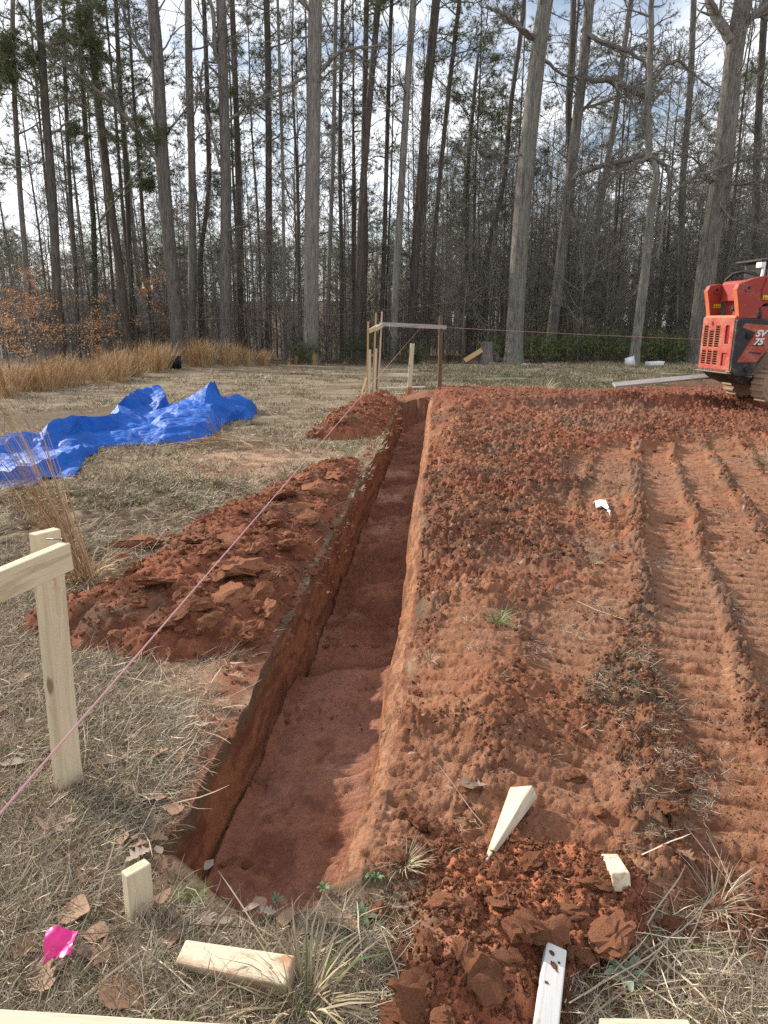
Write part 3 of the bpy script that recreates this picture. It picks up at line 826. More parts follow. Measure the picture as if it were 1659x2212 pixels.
# crumbs: nobody could count them
def crumbs():
    x1, y1, d1 = sample_px(74000, 760, 1700, 830, 2260)
    x2, y2, d2 = sample_px(9000, 330, 900, 830, 1960)
    xa, ya, da = np.concatenate([x1, x2]), np.concatenate([y1, y2]), np.concatenate([d1, d2])
    M = masks(xa, ya); t, w = to_tw(xa, ya)
    inn = (w > W_L) & (w < W_R) & (t > T_M) & (t < T_END)
    s_ = xa * TRK[1] - ya * TRK[0] - TRK0
    dens = M['red'] * (0.22 + 0.75 * sstep(0.42, 0.62, fbm(xa * 1.6, ya * 1.6, 4, 500)) + M['loose'] + 0.8 * M['bank'])
    surf(xa, ya, M, False)
    dens = dens * (1 - 0.55 * np.clip(M['trk'] * 1.3, 0, 1))
    fine_ = 1 - 0.55 * np.clip(M['trk'] * 1.3, 0, 1)
    dens = np.where(inn, 0.30 + 0.5 * np.exp(-((w - W_R) / 0.10) ** 2), dens)
    rim = np.exp(-((w + 0.92) / 0.12) ** 2) * (t > T_L) * (t < T_END)
    dens = np.maximum(dens, 0.5 * rim * sstep(0.4, 0.6, fbm(xa * 4, ya * 4, 3, 501)))
    keep = RNG.random(len(xa)) < dens
    xa, ya, da, inn, fine_ = xa[keep], ya[keep], da[keep], inn[keep], fine_[keep]
    n = len(xa)
    s = (1.3 + 8.0 * RNG.random(n) ** 5) / FPX * da * 2.0
    s = np.clip(s, 0.004, 0.085) * np.where(inn, 0.6, 1.0) * fine_
    z = Hn(xa, ya) + 0.12 * s
    rot = np.stack([RNG.uniform(0, 6.28, n), RNG.uniform(0, 6.28, n), RNG.uniform(0, 6.28, n)], 1)
    br = sstep(0.42, 0.62, fbm(xa * 0.8, ya * 1.1, 4, 220)) * 0.6
    dark = RNG.random(n) < br
    nv = len(CRUMB)
    V = [hidden("crumb_%02d" % i, CRUMB[i], M_crumb) for i in range(nv)]
    V += [hidden("crumb_%02d" % (i + nv), CRUMB[i].copy(), None) for i in range(nv)]
    for o in V[nv:]: o.data.materials.clear(); o.data.materials.append(M_crumb_dark)
    scatter("soil_crumbs", np.stack([xa, ya, z], 1), rot, s[:, None] * RNG.uniform(0.7, 1.2, (n, 3)), RNG.integers(0, nv, n) + nv * dark, V, "loose crumbs of red clay strewn over the dug ground", "soil crumbs")
    # crumbs on the piles
    P, S = [], []
    for hf, poly, cnt, lo, hi in ((hA, polyA, 5500, 0.008, 0.05), (hB, polyB, 2200, 0.02, 0.09), (hC, polyC, 5200, 0.005, 0.028)):
        a, b = np.min(poly, 0), np.max(poly, 0)
        x, y = RNG.uniform(a[0], b[0], cnt * 2), RNG.uniform(a[1], b[1], cnt * 2)
        z, _, sd = hf(x, y); ok = sd > -0.05 - 0.35 * RNG.random(len(sd)) ** 3
        x, y, z = x[ok][:cnt], y[ok][:cnt], z[ok][:cnt]
        z = np.maximum(z, surf(x, y, None, False))
        s = lo * (hi / lo) ** (RNG.random(len(x)) ** 2.4)
        P.append(np.stack([x, y, z + 0.2 * s], 1)); S.append(s)
    P, S = np.concatenate(P), np.concatenate(S); n = len(P)
    V2 = [hidden("pile_crumb_%02d" % i, CRUMB[i], M_crumb) for i in range(nv)]
    scatter("pile_crumbs", P, RNG.uniform(0, 6.28, (n, 3)), S[:, None] * RNG.uniform(0.7, 1.2, (n, 3)), RNG.integers(0, nv, n), V2, "small crumbs of red clay on the soil piles", "soil crumbs")
crumbs()

# ================================================================== STRAW, GRASS, WEEDS
def mat_leafy(name, rough=0.8, trans=0.0):
    m = NT(name)
    c = m.mix(0.35, m.attr(), m.ramp(m.rand(), [(0, (0.65, 0.65, 0.65)), (1, (1.15, 1.1, 1.05))]), 'MULTIPLY')
    m.base(c); m.rough(rough, 0.2)
    return m.m
M_straw = mat_leafy("dry_grass")
STRAW_C = [(0.56, 0.46, 0.32), (0.45, 0.365, 0.265), (0.31, 0.25, 0.19), (0.19, 0.135, 0.09), (0.70, 0.60, 0.44), (0.38, 0.25, 0.155)]
def ribbon(mb, p, az, el, ln, wd, col, r, bend=0.6, n=3, droop=None):
    """a flat curved blade"""
    P = [np.array(p, float)]; a, e = az, el
    for i in range(n):
        a += r.uniform(-bend, bend) * 0.6; e += (r.uniform(-bend, bend) * 0.5 if droop is None else droop / n)
        d = np.array([math.cos(a) * math.cos(e), math.sin(a) * math.cos(e), math.sin(e)])
        q = P[-1] + d * ln / n
        if q[2] < 0.001 and droop is None: q[2] = 0.001 + r.random() * 0.004
        P.append(q)
    P = np.array(P)
    tw = r.uniform(0, math.pi)
    side = np.array([-math.sin(az), math.cos(az), 0]) * math.cos(tw * 0.35) + np.array([0, 0, 1]) * math.sin(tw * 0.35)
    w = wd * np.array([1.0] * n + [0.25])
    L, R = P - side * w[:, None] / 2, P + side * w[:, None] / 2
    v = np.empty((2 * (n + 1), 3)); v[0::2] = L; v[1::2] = R
    q = [(2 * i, 2 * i + 1, 2 * i + 3, 2 * i + 2) for i in range(n)]
    mb.add(v, q, None, col)
def straw_patch(seed, n=30, rad=0.15, flat=True):
    r = random.Random(seed); mb = MB()
    for _ in range(n):
        a = r.uniform(0, 6.28); d = rad * math.sqrt(r.random())
        c = np.array(r.choice(STRAW_C)) * r.uniform(0.75, 1.1)
        if r.random() < 0.05: c = np.array((0.16, 0.2, 0.07))
        el = r.uniform(-0.05, 0.16) if r.random() < 0.93 else r.uniform(0.3, 0.9)
        ribbon(mb, (d * math.cos(a), d * math.sin(a), r.uniform(0.0, 0.014)), r.uniform(0, 6.28), el, r.uniform(0.04, 0.20), r.uniform(0.0014, 0.0042), c, r, 0.7)
    return mb.mesh("straw", False, True)
def tuft(seed, n=50, h=(0.06, 0.16), spread=0.03, lean=0.9, wd=0.003, cols=STRAW_C, green=0.1, gcol=(0.13, 0.19, 0.06), droop=-1.0, seg=3):
    r = random.Random(seed); mb = MB()
    for _ in range(n):
        a = r.uniform(0, 6.28); d = spread * math.sqrt(r.random())
        c = np.array(gcol if r.random() < green else r.choice(cols)) * r.uniform(0.75, 1.12)
        ribbon(mb, (d * math.cos(a), d * math.sin(a), 0), a + r.uniform(-0.8, 0.8), r.uniform(math.pi / 2 - lean, math.pi / 2), r.uniform(*h), wd * r.uniform(0.6, 1.2), c, r, 0.35, seg, droop * r.uniform(0.3, 1.2))
    return mb.mesh("grass_tuft", False, True)
def straw_all():
    V = [hidden("straw_%02d" % i, straw_patch(600 + i), M_straw) for i in range(12)]
    V += [hidden("straw_%02d" % (12 + i), tuft(640 + i, 18, (0.04, 0.10), 0.06, 1.3, 0.0028, green=0.12), M_straw) for i in range(6)]
    x1, y1, d1 = sample_px(10500, -60, 900, 1050, 2300)
    x2, y2, d2 = sample_px(1250, 800, 1720, 1900, 2300)
    x3, y3, d3 = sample_px(5200, 700, 1720, 1000, 2000)
    xa, ya, da = np.concatenate([x1, x2, x3]), np.concatenate([y1, y2, y3]), np.concatenate([d1, d2, d3])
    third = np.arange(len(xa)) >= len(x1) + len(x2)
    M = masks(xa, ya); t, w = to_tw(xa, ya)
    t0_ = trench_t0(w); rimd = np.where((w > W_L) & (w < W_R), t0_ - t, np.maximum(np.maximum(W_L - w, w - W_R), 0) + 0.0)
    edge = (w > W_L - 0.30) & (w < W_R + 0.3) & (t < T_END) & (rimd < 0.16) & (t > T_M - 0.25)
    out = ~((w > W_L - 0.04) & (w < W_R + 0.04) & (t > t0_ - 0.06) & (t < T_END))
    out &= ~((t > T_M - 0.1) & (w > W_L - 0.10) & (w < W_R + 0.1) & (RNG.random(len(xa)) < 0.6))
    patch = sstep(0.32, 0.52, fbm(xa * 2.2, ya * 2.2, 4, 610))
    dens = (1 - M['red']) * (1 - 0.93 * M['tan']) * (0.22 + 0.78 * patch) * (1 - 0.72 * M['darkl'])
    pa = np.maximum(poly_sd(polyA, xa, ya), np.maximum(poly_sd(polyB, xa, ya), poly_sd(polyC, xa, ya)))
    dens = np.where(pa > -0.03, 0.03, np.where(poly_sd(polyC, xa, ya) > -0.22, dens * 0.35, dens))
    dens = np.where(third, M['red'] * (0.03 + 0.35 * M['darkr'] + 0.12 * sstep(0.55, 0.7, fbm(xa * 2, ya * 2, 3, 612))), dens)
    keep = (RNG.random(len(xa)) < dens) & out
    xa, ya, da, third, edge = xa[keep], ya[keep], da[keep], third[keep], edge[keep]
    n = len(xa)
    s = np.clip(0.40 + 0.11 * da, 0.55, 1.5) * RNG.uniform(0.6, 1.25, n) * np.where(third, 0.45, 1.0) * np.where(edge, 0.5, 1.0)
    rot = np.stack([RNG.uniform(-0.12, 0.12, n), RNG.uniform(-0.12, 0.12, n), RNG.uniform(0, 6.28, n)], 1)
    idx = np.where((RNG.random(n) < 0.93) | edge, RNG.integers(0, 12, n), RNG.integers(12, 18, n))
    scatter("dry_grass", np.stack([xa, ya, Hn(xa, ya) + 0.002], 1), rot, s, idx, V, "matted dry grass and straw lying over the ground", "dry grass")
    # single thick stems on top
    r = random.Random(690); SV = []
    for i in range(8):
        mb = MB(); ribbon(mb, (0, 0, 0.012), 0, r.uniform(-0.02, 0.10), r.uniform(0.18, 0.45), r.uniform(0.003, 0.0055), np.array(r.choice(STRAW_C[:2] + STRAW_C[4:])) * 1.1, r, 0.22, 5)
        SV.append(hidden("stem_%02d" % i, mb.mesh("stem", False, True), M_straw))
    xs, ys, ds = [np.concatenate(q) for q in zip(sample_px(330, -40, 880, 1480, 2260), sample_px(80, 1200, 1700, 1950, 2260), sample_px(10, 880, 1700, 1300, 2000))]
    tS, wS = to_tw(xs, ys); ok = ~((wS > W_L - 0.1) & (wS < W_R + 0.1) & (tS > T_M - 0.15))
    xs, ys = xs[ok], ys[ok]; n = len(xs)
    scatter("straw_stems", np.stack([xs, ys, Hn(xs, ys) + 0.006], 1), np.stack([RNG.uniform(-.1, .1, n), RNG.uniform(-.12, .05, n), RNG.uniform(0, 6.28, n)], 1), RNG.uniform(0.5, 1.1, n), RNG.integers(0, 8, n), SV, "single pale straw stems lying on the ground", "straw")
    # lawn beyond
    LV = [hidden("lawn_%02d" % i, tuft(660 + i, 40, (0.02, 0.06), 0.16, 1.3, 0.006, green=(0.05, 0.1, 0.6)[i % 3], droop=-0.6), M_straw) for i in range(6)]
    x1, y1, d1 = sample_px(7500, -80, 980, 785, 1110)
    x2, y2, d2 = sample_px(7000, 900, 1720, 782, 850)
    xa, ya, da = np.concatenate([x1, x2]), np.concatenate([y1, y2]), np.concatenate([d1, d2])
    M = masks(xa, ya); t, w = to_tw(xa, ya)
    dens = (1 - M['red']) * (1 - M['bank']) * (1 - 0.7 * M['tan']) * (1 - 0.85 * M['path']) * (0.55 + 0.45 * sstep(-3, 3, xa)) * sstep(0.3, 0.55, fbm(xa * 0.8, ya * 0.8, 4, 615))
    out = ~((w > W_L - 0.03) & (w < W_R + 0.05) & (t < T_END))
    keep = (RNG.random(len(xa)) < dens) & out & (poly_sd(polyB, xa, ya) < -0.05)
    xa, ya, da = xa[keep], ya[keep], da[keep]; n = len(xa)
    g = sstep(0.52, 0.66, fbm(xa * 0.45, ya * 0.8, 4, 212)) * (0.25 + 0.75 * sstep(0, 4, xa)) > RNG.random(n)
    idx = np.where(g, 2 + 3 * RNG.integers(0, 2, n), RNG.integers(0, 2, n) + 3 * RNG.integers(0, 2, n))
    scatter("lawn_grass", np.stack([xa, ya, Hn(xa, ya)], 1), np.stack([0 * xa, 0 * xa, RNG.uniform(0, 6.28, n)], 1), np.clip(0.6 + 0.07 * da, 1, 2.4) * RNG.uniform(0.6, 1.2, n), idx, LV, "short dry lawn grass with faint green patches in front of the woods", "grass")
straw_all()
# ================================================================== TREES
def mat_bark(name, light, dark, moss=None, scale=1.0):
    m = NT(name)
    v = m.coords('Object', (17 * scale, 17 * scale, 1.8 * scale))
    g = m.noise(v, 1.0, 6, 0.65, 0.3)
    f = m.noise(m.coords('Object', (55 * scale, 55 * scale, 7 * scale)), 1.0, 4, 0.65)
    big = m.noise(m.coords('Object', (1.2, 1.2, 0.5)), 1.0, 3, 0.6)
    c = m.ramp(g, [(0.36, dark), (0.60, light)])
    c = m.mix(0.6, c, m.ramp(f, [(0.3, 0.42), (0.65, 1.0)]), 'MULTIPLY')
    c = m.mix(0.45, c, m.ramp(big, [(0.3, 0.55), (0.7, 1.0)]), 'MULTIPLY')
    c = m.mix(0.5, c, m.ramp(m.rand(), [(0, (0.75, 0.72, 0.70)), (1, (1.2, 1.2, 1.2))]), 'MULTIPLY')
    if moss: c = m.mix(m.ramp(big, [(0.55, 0.0), (0.66, 0.7)]), c, moss)
    m.base(c); m.rough(0.92, 0.15)
    m.bump(m.math('ADD', g, m.math('MULTIPLY', f, 0.6)), 1.0, 0.06)
    return m.m
M_bark_pale = mat_bark("bark_pale_grey", (0.44, 0.40, 0.36), (0.20, 0.18, 0.16))
M_bark_grey = mat_bark("bark_grey", (0.32, 0.29, 0.255), (0.13, 0.115, 0.10))
M_bark_lichen = mat_bark("bark_lichen", (0.40, 0.375, 0.33), (0.16, 0.14, 0.12), (0.20, 0.22, 0.16))
M_bark_dark = mat_bark("bark_dark", (0.20, 0.175, 0.15), (0.08, 0.07, 0.06))
M_bark_pine = mat_bark("bark_pine", (0.22, 0.18, 0.15), (0.085, 0.07, 0.06))
M_twig = mat_bark("bark_twigs", (0.40, 0.365, 0.315), (0.22, 0.195, 0.165))
M_twig_dark = mat_bark("bark_twigs_dark", (0.13, 0.11, 0.09), (0.07, 0.058, 0.048))
def mat_needle(name, c0, c1):
    m = NT(name)
    n = m.noise(m.coords('Object'), 1.3, 3, 0.6)
    c = m.mix(n, c0, c1)
    m.base(m.mix(0.6, c, m.attr(), 'MULTIPLY')); m.rough(0.7, 0.25)
    return m.m
M_needle = mat_needle("pine_needles", (0.085, 0.108, 0.045), (0.165, 0.172, 0.076))
M_shrub = mat_needle("shrub_leaves", (0.11, 0.155, 0.050), (0.20, 0.225, 0.085))
M_beech = mat_needle("dead_beech_leaves", (0.50, 0.26, 0.12), (0.66, 0.40, 0.22))
M_ivy = mat_needle("ivy_leaves", (0.035, 0.06, 0.022), (0.07, 0.10, 0.04))

def rot_dir(d, ang, az, r=None):
    d = d / (np.linalg.norm(d) + 1e-9)
    ref = np.array([0, 0, 1.0]) if abs(d[2]) < 0.9 else np.array([1.0, 0, 0])
    a = np.cross(d, ref); a /= np.linalg.norm(a); b = np.cross(d, a)
    return d * math.cos(ang) + (a * math.cos(az) + b * math.sin(az)) * math.sin(ang)
def limb(mb, p, d, ln, r0, lev, r, up=0.15, wig=0.22, kids=(5, 5, 4), tips=None, tipr=0.004, ang=(0.5, 1.05), start=0.25):
    """a wandering limb with side branches; lev = levels still to grow"""
    n = 5 if lev >= 2 else (4 if lev == 1 else 3)
    P = [np.array(p, float)]; d = np.array(d, float); D = [d]
    for i in range(n):
        d = d + np.array([r.gauss(0, wig), r.gauss(0, wig), r.gauss(0, wig * 0.8) + up * 0.5])
        d /= np.linalg.norm(d)
        P.append(P[-1] + d * ln / n); D.append(d)
    rad = np.linspace(r0, max(tipr, r0 * 0.25), n + 1)
    mb.tube(P, rad, 5 if r0 > 0.045 else (4 if r0 > 0.02 else 3))
    if tips is not None and lev <= 1: tips.append((P[-1], D[-1])); tips.append((P[-2], D[-2]))
    if lev <= 0: return
    k = kids[min(lev, len(kids)) - 1]
    for j in range(k):
        f = start + (1 - start) * (j + r.random()) / k
        i = min(n - 1, int(f * n)); u_ = f * n - i
        q = P[i] * (1 - u_) + P[i + 1] * u_
        dd = rot_dir(D[i + 1], r.uniform(*ang), r.uniform(0, 6.28))
        rr = rad[i] * r.uniform(0.45, 0.7)
        limb(mb, q, dd, ln * r.uniform(0.38, 0.68) * (1 - 0.35 * f), max(rr, tipr), lev - 1, r, up, wig * 1.1, kids, tips, tipr, ang, start)
def trunk_tube(mb, P, R, k=12, seed=0, flare=1.5, fine=26):
    """trunk through points P with radii R, resampled, slightly fluted, root flare at the base"""
    P = np.asarray(P, float); R = np.asarray(R, float)
    s = np.r_[0, np.cumsum(np.linalg.norm(np.diff(P, axis=0), axis=1))]
    q = np.r_[np.linspace(0, min(1.2, s[-1] * 0.2), 6), np.linspace(min(1.2, s[-1] * 0.2), s[-1], fine)[1:]]
    Q = np.stack([np.interp(q, s, P[:, i]) for i in range(3)], -1)
    for _ in range(2):
        Q[1:-1] = 0.25 * Q[:-2] + 0.5 * Q[1:-1] + 0.25 * Q[2:]
    rr = np.interp(q, s, R) * (1 + (flare - 1) * np.exp(-q / 0.35))
    th = np.arange(k) / k * 6.283
    g = 1 + 0.06 * np.sin(th * 3 + seed)[None, :] + 0.10 * (flare - 1) * np.exp(-q / 0.5)[:, None] * np.sin(th * 5 + seed)[None, :] \
        + 0.05 * (fbm(np.cos(th)[None, :] * 1.5 + 0 * q[:, None], q[:, None] * 0.8 + np.sin(th)[None, :] * 1.5, 3, seed) - 0.5)
    mb.tube(Q, rr, k, False, None, g)
    return lambda f: (np.array([np.interp(f * s[-1], q, Q[:, i]) for i in range(3)]), float(np.interp(f * s[-1], q, rr)))
def needle_tufts(mb, tips, r, per=2, n=13, ln=0.26, spread=0.35, wd=0.020, dark=0.55):
    for p, d in tips:
        for _ in range(per):
            c = p + np.array([r.gauss(0, spread), r.gauss(0, spread), r.gauss(0, spread * 0.55)]) * 0.7
            v = np.array([[r.gauss(0, 1), r.gauss(0, 1), r.gauss(0.35, 0.9)] for _ in range(n)])
            v /= np.linalg.norm(v, axis=1)[:, None]
            sd = np.cross(v, np.array([[r.gauss(0, 1), r.gauss(0, 1), r.gauss(0, 1)]])); sd /= np.linalg.norm(sd, axis=1)[:, None] + 1e-6
            L = ln * np.array([r.uniform(0.6, 1.15) for _ in range(n)])[:, None]
            V = np.empty((n * 3, 3)); V[0::3] = c - sd * wd / 2; V[1::3] = c + sd * wd / 2; V[2::3] = c + v * L
            mb.add(V, None, np.arange(n * 3).reshape(-1, 3), np.array((1, 1, 1)) * r.uniform(dark, 1.15))
def leaf_quads(mb, tips, r, per=6, spread=0.3, size=0.09, cols=((1, 1, 1),), droop=0.0):
    for p, d in tips:
        for _ in range(per):
            c = p + np.array([r.gauss(0, spread), r.gauss(0, spread), r.gauss(0, spread * 0.5)])
            a = np.array([r.gauss(0, 1), r.gauss(0, 1), r.gauss(0, 0.5) - droop]); a /= np.linalg.norm(a)
            b = np.cross(a, np.array([r.gauss(0, 1), r.gauss(0, 1), r.gauss(0, 1)])); b /= np.linalg.norm(b) + 1e-6
            s = size * r.uniform(0.6, 1.2)
            mb.add([c - a * s * 0.5, c + b * s * 0.28, c + a * s * 0.5, c - b * s * 0.28], [(0, 1, 2, 3)], None, np.array(r.choice(cols)) * r.uniform(0.65, 1.15))

# ---- forest trees: a few kinds, copied as whole trees with their parts
def bare_kind(seed, h, r0, first, nl, lev=2, spread=0.28, kids=(5, 5, 4), lean=0.03):
    r = random.Random(seed); tr_, cr = MB(), MB()
    P = [np.array([0, 0, -0.4])]
    x, y = 0.0, 0.0
    for i in range(1, 8):
        x += r.gauss(0, lean * h / 7 * 1.6); y += r.gauss(0, lean * h / 7 * 1.6)
        P.append(np.array([x, y, h * i / 7]))
    at = trunk_tube(tr_, P, np.linspace(r0, r0 * 0.18, 8), 8, seed, 1.35, 14)
    for i in range(nl):
        f = first + (0.98 - first) * (i + r.random()) / nl
        p, rr = at(f)
        az = r.uniform(0, 6.28); el = r.uniform(0.25, 0.95)
        L = h * spread * r.uniform(0.55, 1.1) * (1.12 - 0.65 * f)
        limb(cr, p, (math.cos(az) * math.cos(el), math.sin(az) * math.cos(el), math.sin(el)), L, min(rr * 0.55, 0.05), lev, r, 0.14, 0.20, kids, None, 0.009)
    return tr_.mesh("trunk"), cr.mesh("crown"), None
def pine_kind(seed, h, r0, first, nl):
    r = random.Random(seed); tr_, cr, nd = MB(), MB(), MB()
    P = [np.array([0, 0, -0.4])]; x = y = 0.0
    for i in range(1, 8):
        x += r.gauss(0, 0.10); y += r.gauss(0, 0.10); P.append(np.array([x, y, h * i / 7]))
    at = trunk_tube(tr_, P, np.linspace(r0, r0 * 0.22, 8), 8, seed, 1.3, 14)
    tips = []
    for i in range(nl):
        f = first + (0.99 - first) * (i + r.random()) / nl
        p, rr = at(f); az = r.uniform(0, 6.28); el = r.uniform(-0.15, 0.55)
        limb(cr, p, (math.cos(az) * math.cos(el), math.sin(az) * math.cos(el), math.sin(el)), h * 0.17 * r.uniform(0.6, 1.15) * (1.25 - 0.7 * f), min(0.04, rr * 0.5), 1, r, 0.12, 0.2, (6, 5), tips, 0.008)
    for i in range(9):   # dead stubs below the crown
        f = r.uniform(0.22, first); p, rr = at(f); az = r.uniform(0, 6.28)
        limb(cr, p, (math.cos(az), math.sin(az), r.uniform(-0.3, 0.2)), r.uniform(0.6, 2.2), 0.018, 1, r, -0.05, 0.25, (2, 2), None, 0.006)
    needle_tufts(nd, tips, r, 4, 13, 0.25, 0.18)
    return tr_.mesh("trunk"), cr.mesh("branches"), nd.mesh("needles", False, True)
KINDS = {
    'bare': [bare_kind(700 + i, h, r, f, n, 2) for i, (h, r, f, n) in enumerate([(17, .105, .24, 19), (19, .09, .30, 18), (15, .07, .22, 18), (20, .125, .30, 19), (16, .08, .34, 17), (14, .055, .18, 17)])]
        + [bare_kind(710 + i, h, r, f, n, 2, .30, (6, 6, 4), .05) for i, (h, r, f, n) in enumerate([(13, .075, .12, 26), (16, .09, .16, 28)])],
    'pine': [pine_kind(720 + i, h, r, f, n) for i, (h, r, f, n) in enumerate([(20, .12, .50, 17), (22, .11, .56, 15), (18, .095, .46, 17), (23, .135, .58, 16)])],
    'sapling': [bare_kind(740 + i, h, r, .14, 15, 2, .34, (5, 5, 3), .05) for i, (h, r) in enumerate([(6.0, .04), (8.5, .055), (4.6, .03), (10.0, .06)])],
}
for k_, lst in KINDS.items():
    for i, (a, b, c) in enumerate(lst):
        a.materials.append({'bare': (M_bark_grey, M_bark_dark, M_bark_grey, M_bark_dark, M_bark_lichen, M_bark_grey)[i % 6], 'pine': M_bark_pine, 'sapling': M_bark_grey}[k_] if k_ != 'pine' else M_bark_pine)
        b.materials.append(M_bark_dark if k_ == 'pine' else M_twig)
        if c: c.materials.append(M_needle)
def plant_tree(kind, i, x, y, rz, sc, label, cat, group, name):
    a, b, c = KINDS[kind][i]
    e = empty(name, (x, y, float(far_base(np.array([x]), np.array([y]))[0])), rz, label, cat, group)
    e.scale = (sc, sc, sc)
    link("trunk", a, None, e); link("crown" if c is None else "branches", b, None, e)
    if c: link("needles", c, None, e)
    return e

# ---- the trees that can be told apart one by one
TIPR = 0.010
def hero(name, label, cat, path, Y, wpx, mat, seed, limbs=0, first=0.3, kids=(5, 5, 4), lsize=(2.2, 4.5), top_extra=6.0, twig=None, extra=(), pine=0, up=0.16, k=12, flare=1.45, side=None):
    """path: (x, y) photo positions from the base up; wpx: trunk width in photo units at base and at the top of the picture"""
    r = random.Random(seed)
    zc = Y * math.cos(PITCH)
    P = [np.array(at_dist(px, py, Y)) for px, py in path]
    for i in range(1, len(P)): P[i] = P[i] + np.array([0, r.uniform(-0.15, 0.15), 0])
    b = P[0].copy(); b[2] = float(surf(np.array([b[0]]), np.array([b[1]]), None, False)[0]) - 0.15
    P = [b] + [p for p in P if p[2] > b[2] + 0.4]
    R = [0.88 * w / FPX * Y / 2 for w in np.linspace(wpx[0], wpx[1], len(P))]
    d = P[-1] - P[-2]; d /= np.linalg.norm(d)
    if top_extra > 0:
        P.append(P[-1] + d * top_extra); R.append(R[-1] * 0.45)
    org = P[0].copy()
    e = empty(name, tuple(org), 0, label, cat)
    tr_, cr = MB(), MB()
    at = trunk_tube(tr_, [p - org for p in P], R, k, seed, flare, 30)
    tips = [] if pine else None
    limbs = int(limbs * .9) if pine else limbs
    for i in range(limbs):
        f = first + (0.97 - first) * (i + r.random()) / limbs
        p, rr = at(f); az = r.uniform(0, 6.28) if side is None else r.gauss(side, 0.9); el = r.uniform(-0.05, 0.75) if pine else r.uniform(0.1, 0.9)
        L = r.uniform(*lsize) * (1.0 if pine else 1.2) * (1.15 - 0.5 * f)
        limb(cr, p, (math.cos(az) * math.cos(el), math.sin(az) * math.cos(el), math.sin(el)), L, min(rr * 0.42, 0.05), 1 if pine else 2, r, up, 0.22, (6, 5) if pine else kids, tips, TIPR)
    for pts, w0, w1, nk in extra:      # limbs seen in the photo
        Q = [np.array(at_dist(px, py, Y + dy)) - org for px, py, dy in pts]
        Rq = np.linspace(w0, w1, len(Q)) / FPX * Y / 2
        s = np.linspace(0, 1, len(Q)); q = np.linspace(0, 1, len(Q) * 3)
        QQ = np.stack([np.interp(q, s, np.array(Q)[:, i]) for i in range(3)], -1)
        QQ[1:-1] = 0.25 * QQ[:-2] + 0.5 * QQ[1:-1] + 0.25 * QQ[2:]
        QQ[1:-1] += np.array([[r.gauss(0, 0.03) for _ in range(3)] for _ in range(len(QQ) - 2)])
        cr.tube(QQ, np.interp(q, s, Rq), 7)
        nk = int(nk * 1.7)
        for j in range(nk):
            f = 0.2 + 0.8 * (j + r.random()) / max(nk, 1); i = min(len(QQ) - 2, int(f * (len(QQ) - 1)))
            dd = rot_dir(QQ[i + 1] - QQ[i], r.uniform(0.4, 1.1), r.uniform(0, 6.28))
            limb(cr, QQ[i], dd, r.uniform(0.8, 2.4), max(0.014, np.interp(f, s, Rq) * 0.4), 2 if r.random() < 0.7 else 1, r, up * 0.5, 0.26, (4, 4, 3), tips, TIPR)
    link("trunk", tr_.mesh("trunk"), mat, e)
    if cr.n: link("branches" if pine else "crown", cr.mesh("crown"), twig or M_twig, e)
    if pine:
        nd = MB(); needle_tufts(nd, tips, r, pine + 2, 13, 0.25, 0.22)
        link("needles", nd.mesh("needles", False, True), M_needle, e)
    return e
T = hero
T("poplar_tree", "biggest pale grey straight trunk, standing just left of the corner batter boards", "tree", [(672, 768), (673, 560), (676, 330), (679, 120), (681, 0)], 37, (37, 29), M_bark_pale, 801, 7, .55, (4, 5, 4), (2.5, 4.5),
  extra=[([(696, 150, 0), (720, 120, -.3), (760, 104, -.6), (830, 98, -.9)], 9, 4, 6), ([(690, 96, 0), (683, 60, -.2), (668, 20, -.3), (640, -10, -.3)], 11, 8, 2), ([(665, 165, 0), (610, 190, -.4), (560, 215, -.8)], 6, 2, 6)], k=16)
T("oak_tree", "thick pale grey trunk beside the wooden stump, left of the other big leaning trunk", "tree", [(1109, 775), (1118, 600), (1130, 420), (1150, 220), (1168, 60), (1178, 0)], 37.5, (41, 31), M_bark_lichen, 802, 6, .6, (4, 5, 4), (2.5, 5),
  extra=[([(1160, 84, 0), (1132, 72, -.3), (1112, 48, -.5), (1092, 32, -.6), (1066, 22, -.7), (1050, 14, -.8)], 13, 5, 3), ([(1050, 14, -.8), (1054, 45, -.8), (1046, 80, -.9), (1032, 96, -.9)], 3, 1.5, 2), ([(1176, 130, 0), (1215, 160, .5), (1262, 170, .8)], 7, 3, 6),
         ([(1140, 330, 0), (1100, 340, -.4), (1052, 322, -.8), (1010, 330, -1.1)], 5, 2, 7)], k=16)
T("tall_tree", "tall grey trunk leaning right with many arching limbs, next right of the thick pale trunk", "tree", [(1190, 735), (1206, 600), (1228, 420), (1248, 240), (1268, 60), (1275, 0)], 40, (27, 20), M_bark_grey, 803, 8, .55, (4, 5, 4), (2.5, 5),
  extra=[([(1258, 64, 0), (1284, 84, -.5), (1330, 100, -1), (1372, 116, -1.4), (1395, 135, -1.6), (1398, 170, -1.6)], 10, 5, 9), ([(1250, 165, 0), (1290, 176, -.6), (1322, 168, -1), (1352, 186, -1.3), (1398, 212, -1.7)], 9, 11, 8), ([(1235, 260, 0), (1262, 232, .5), (1300, 222, 1), (1360, 208, 1.2)], 8, 4, 8),
         ([(1222, 395, 0), (1256, 372, -.6), (1310, 355, -1.0), (1365, 343, -1.5), (1398, 336, -1.8)], 9, 10, 10)])
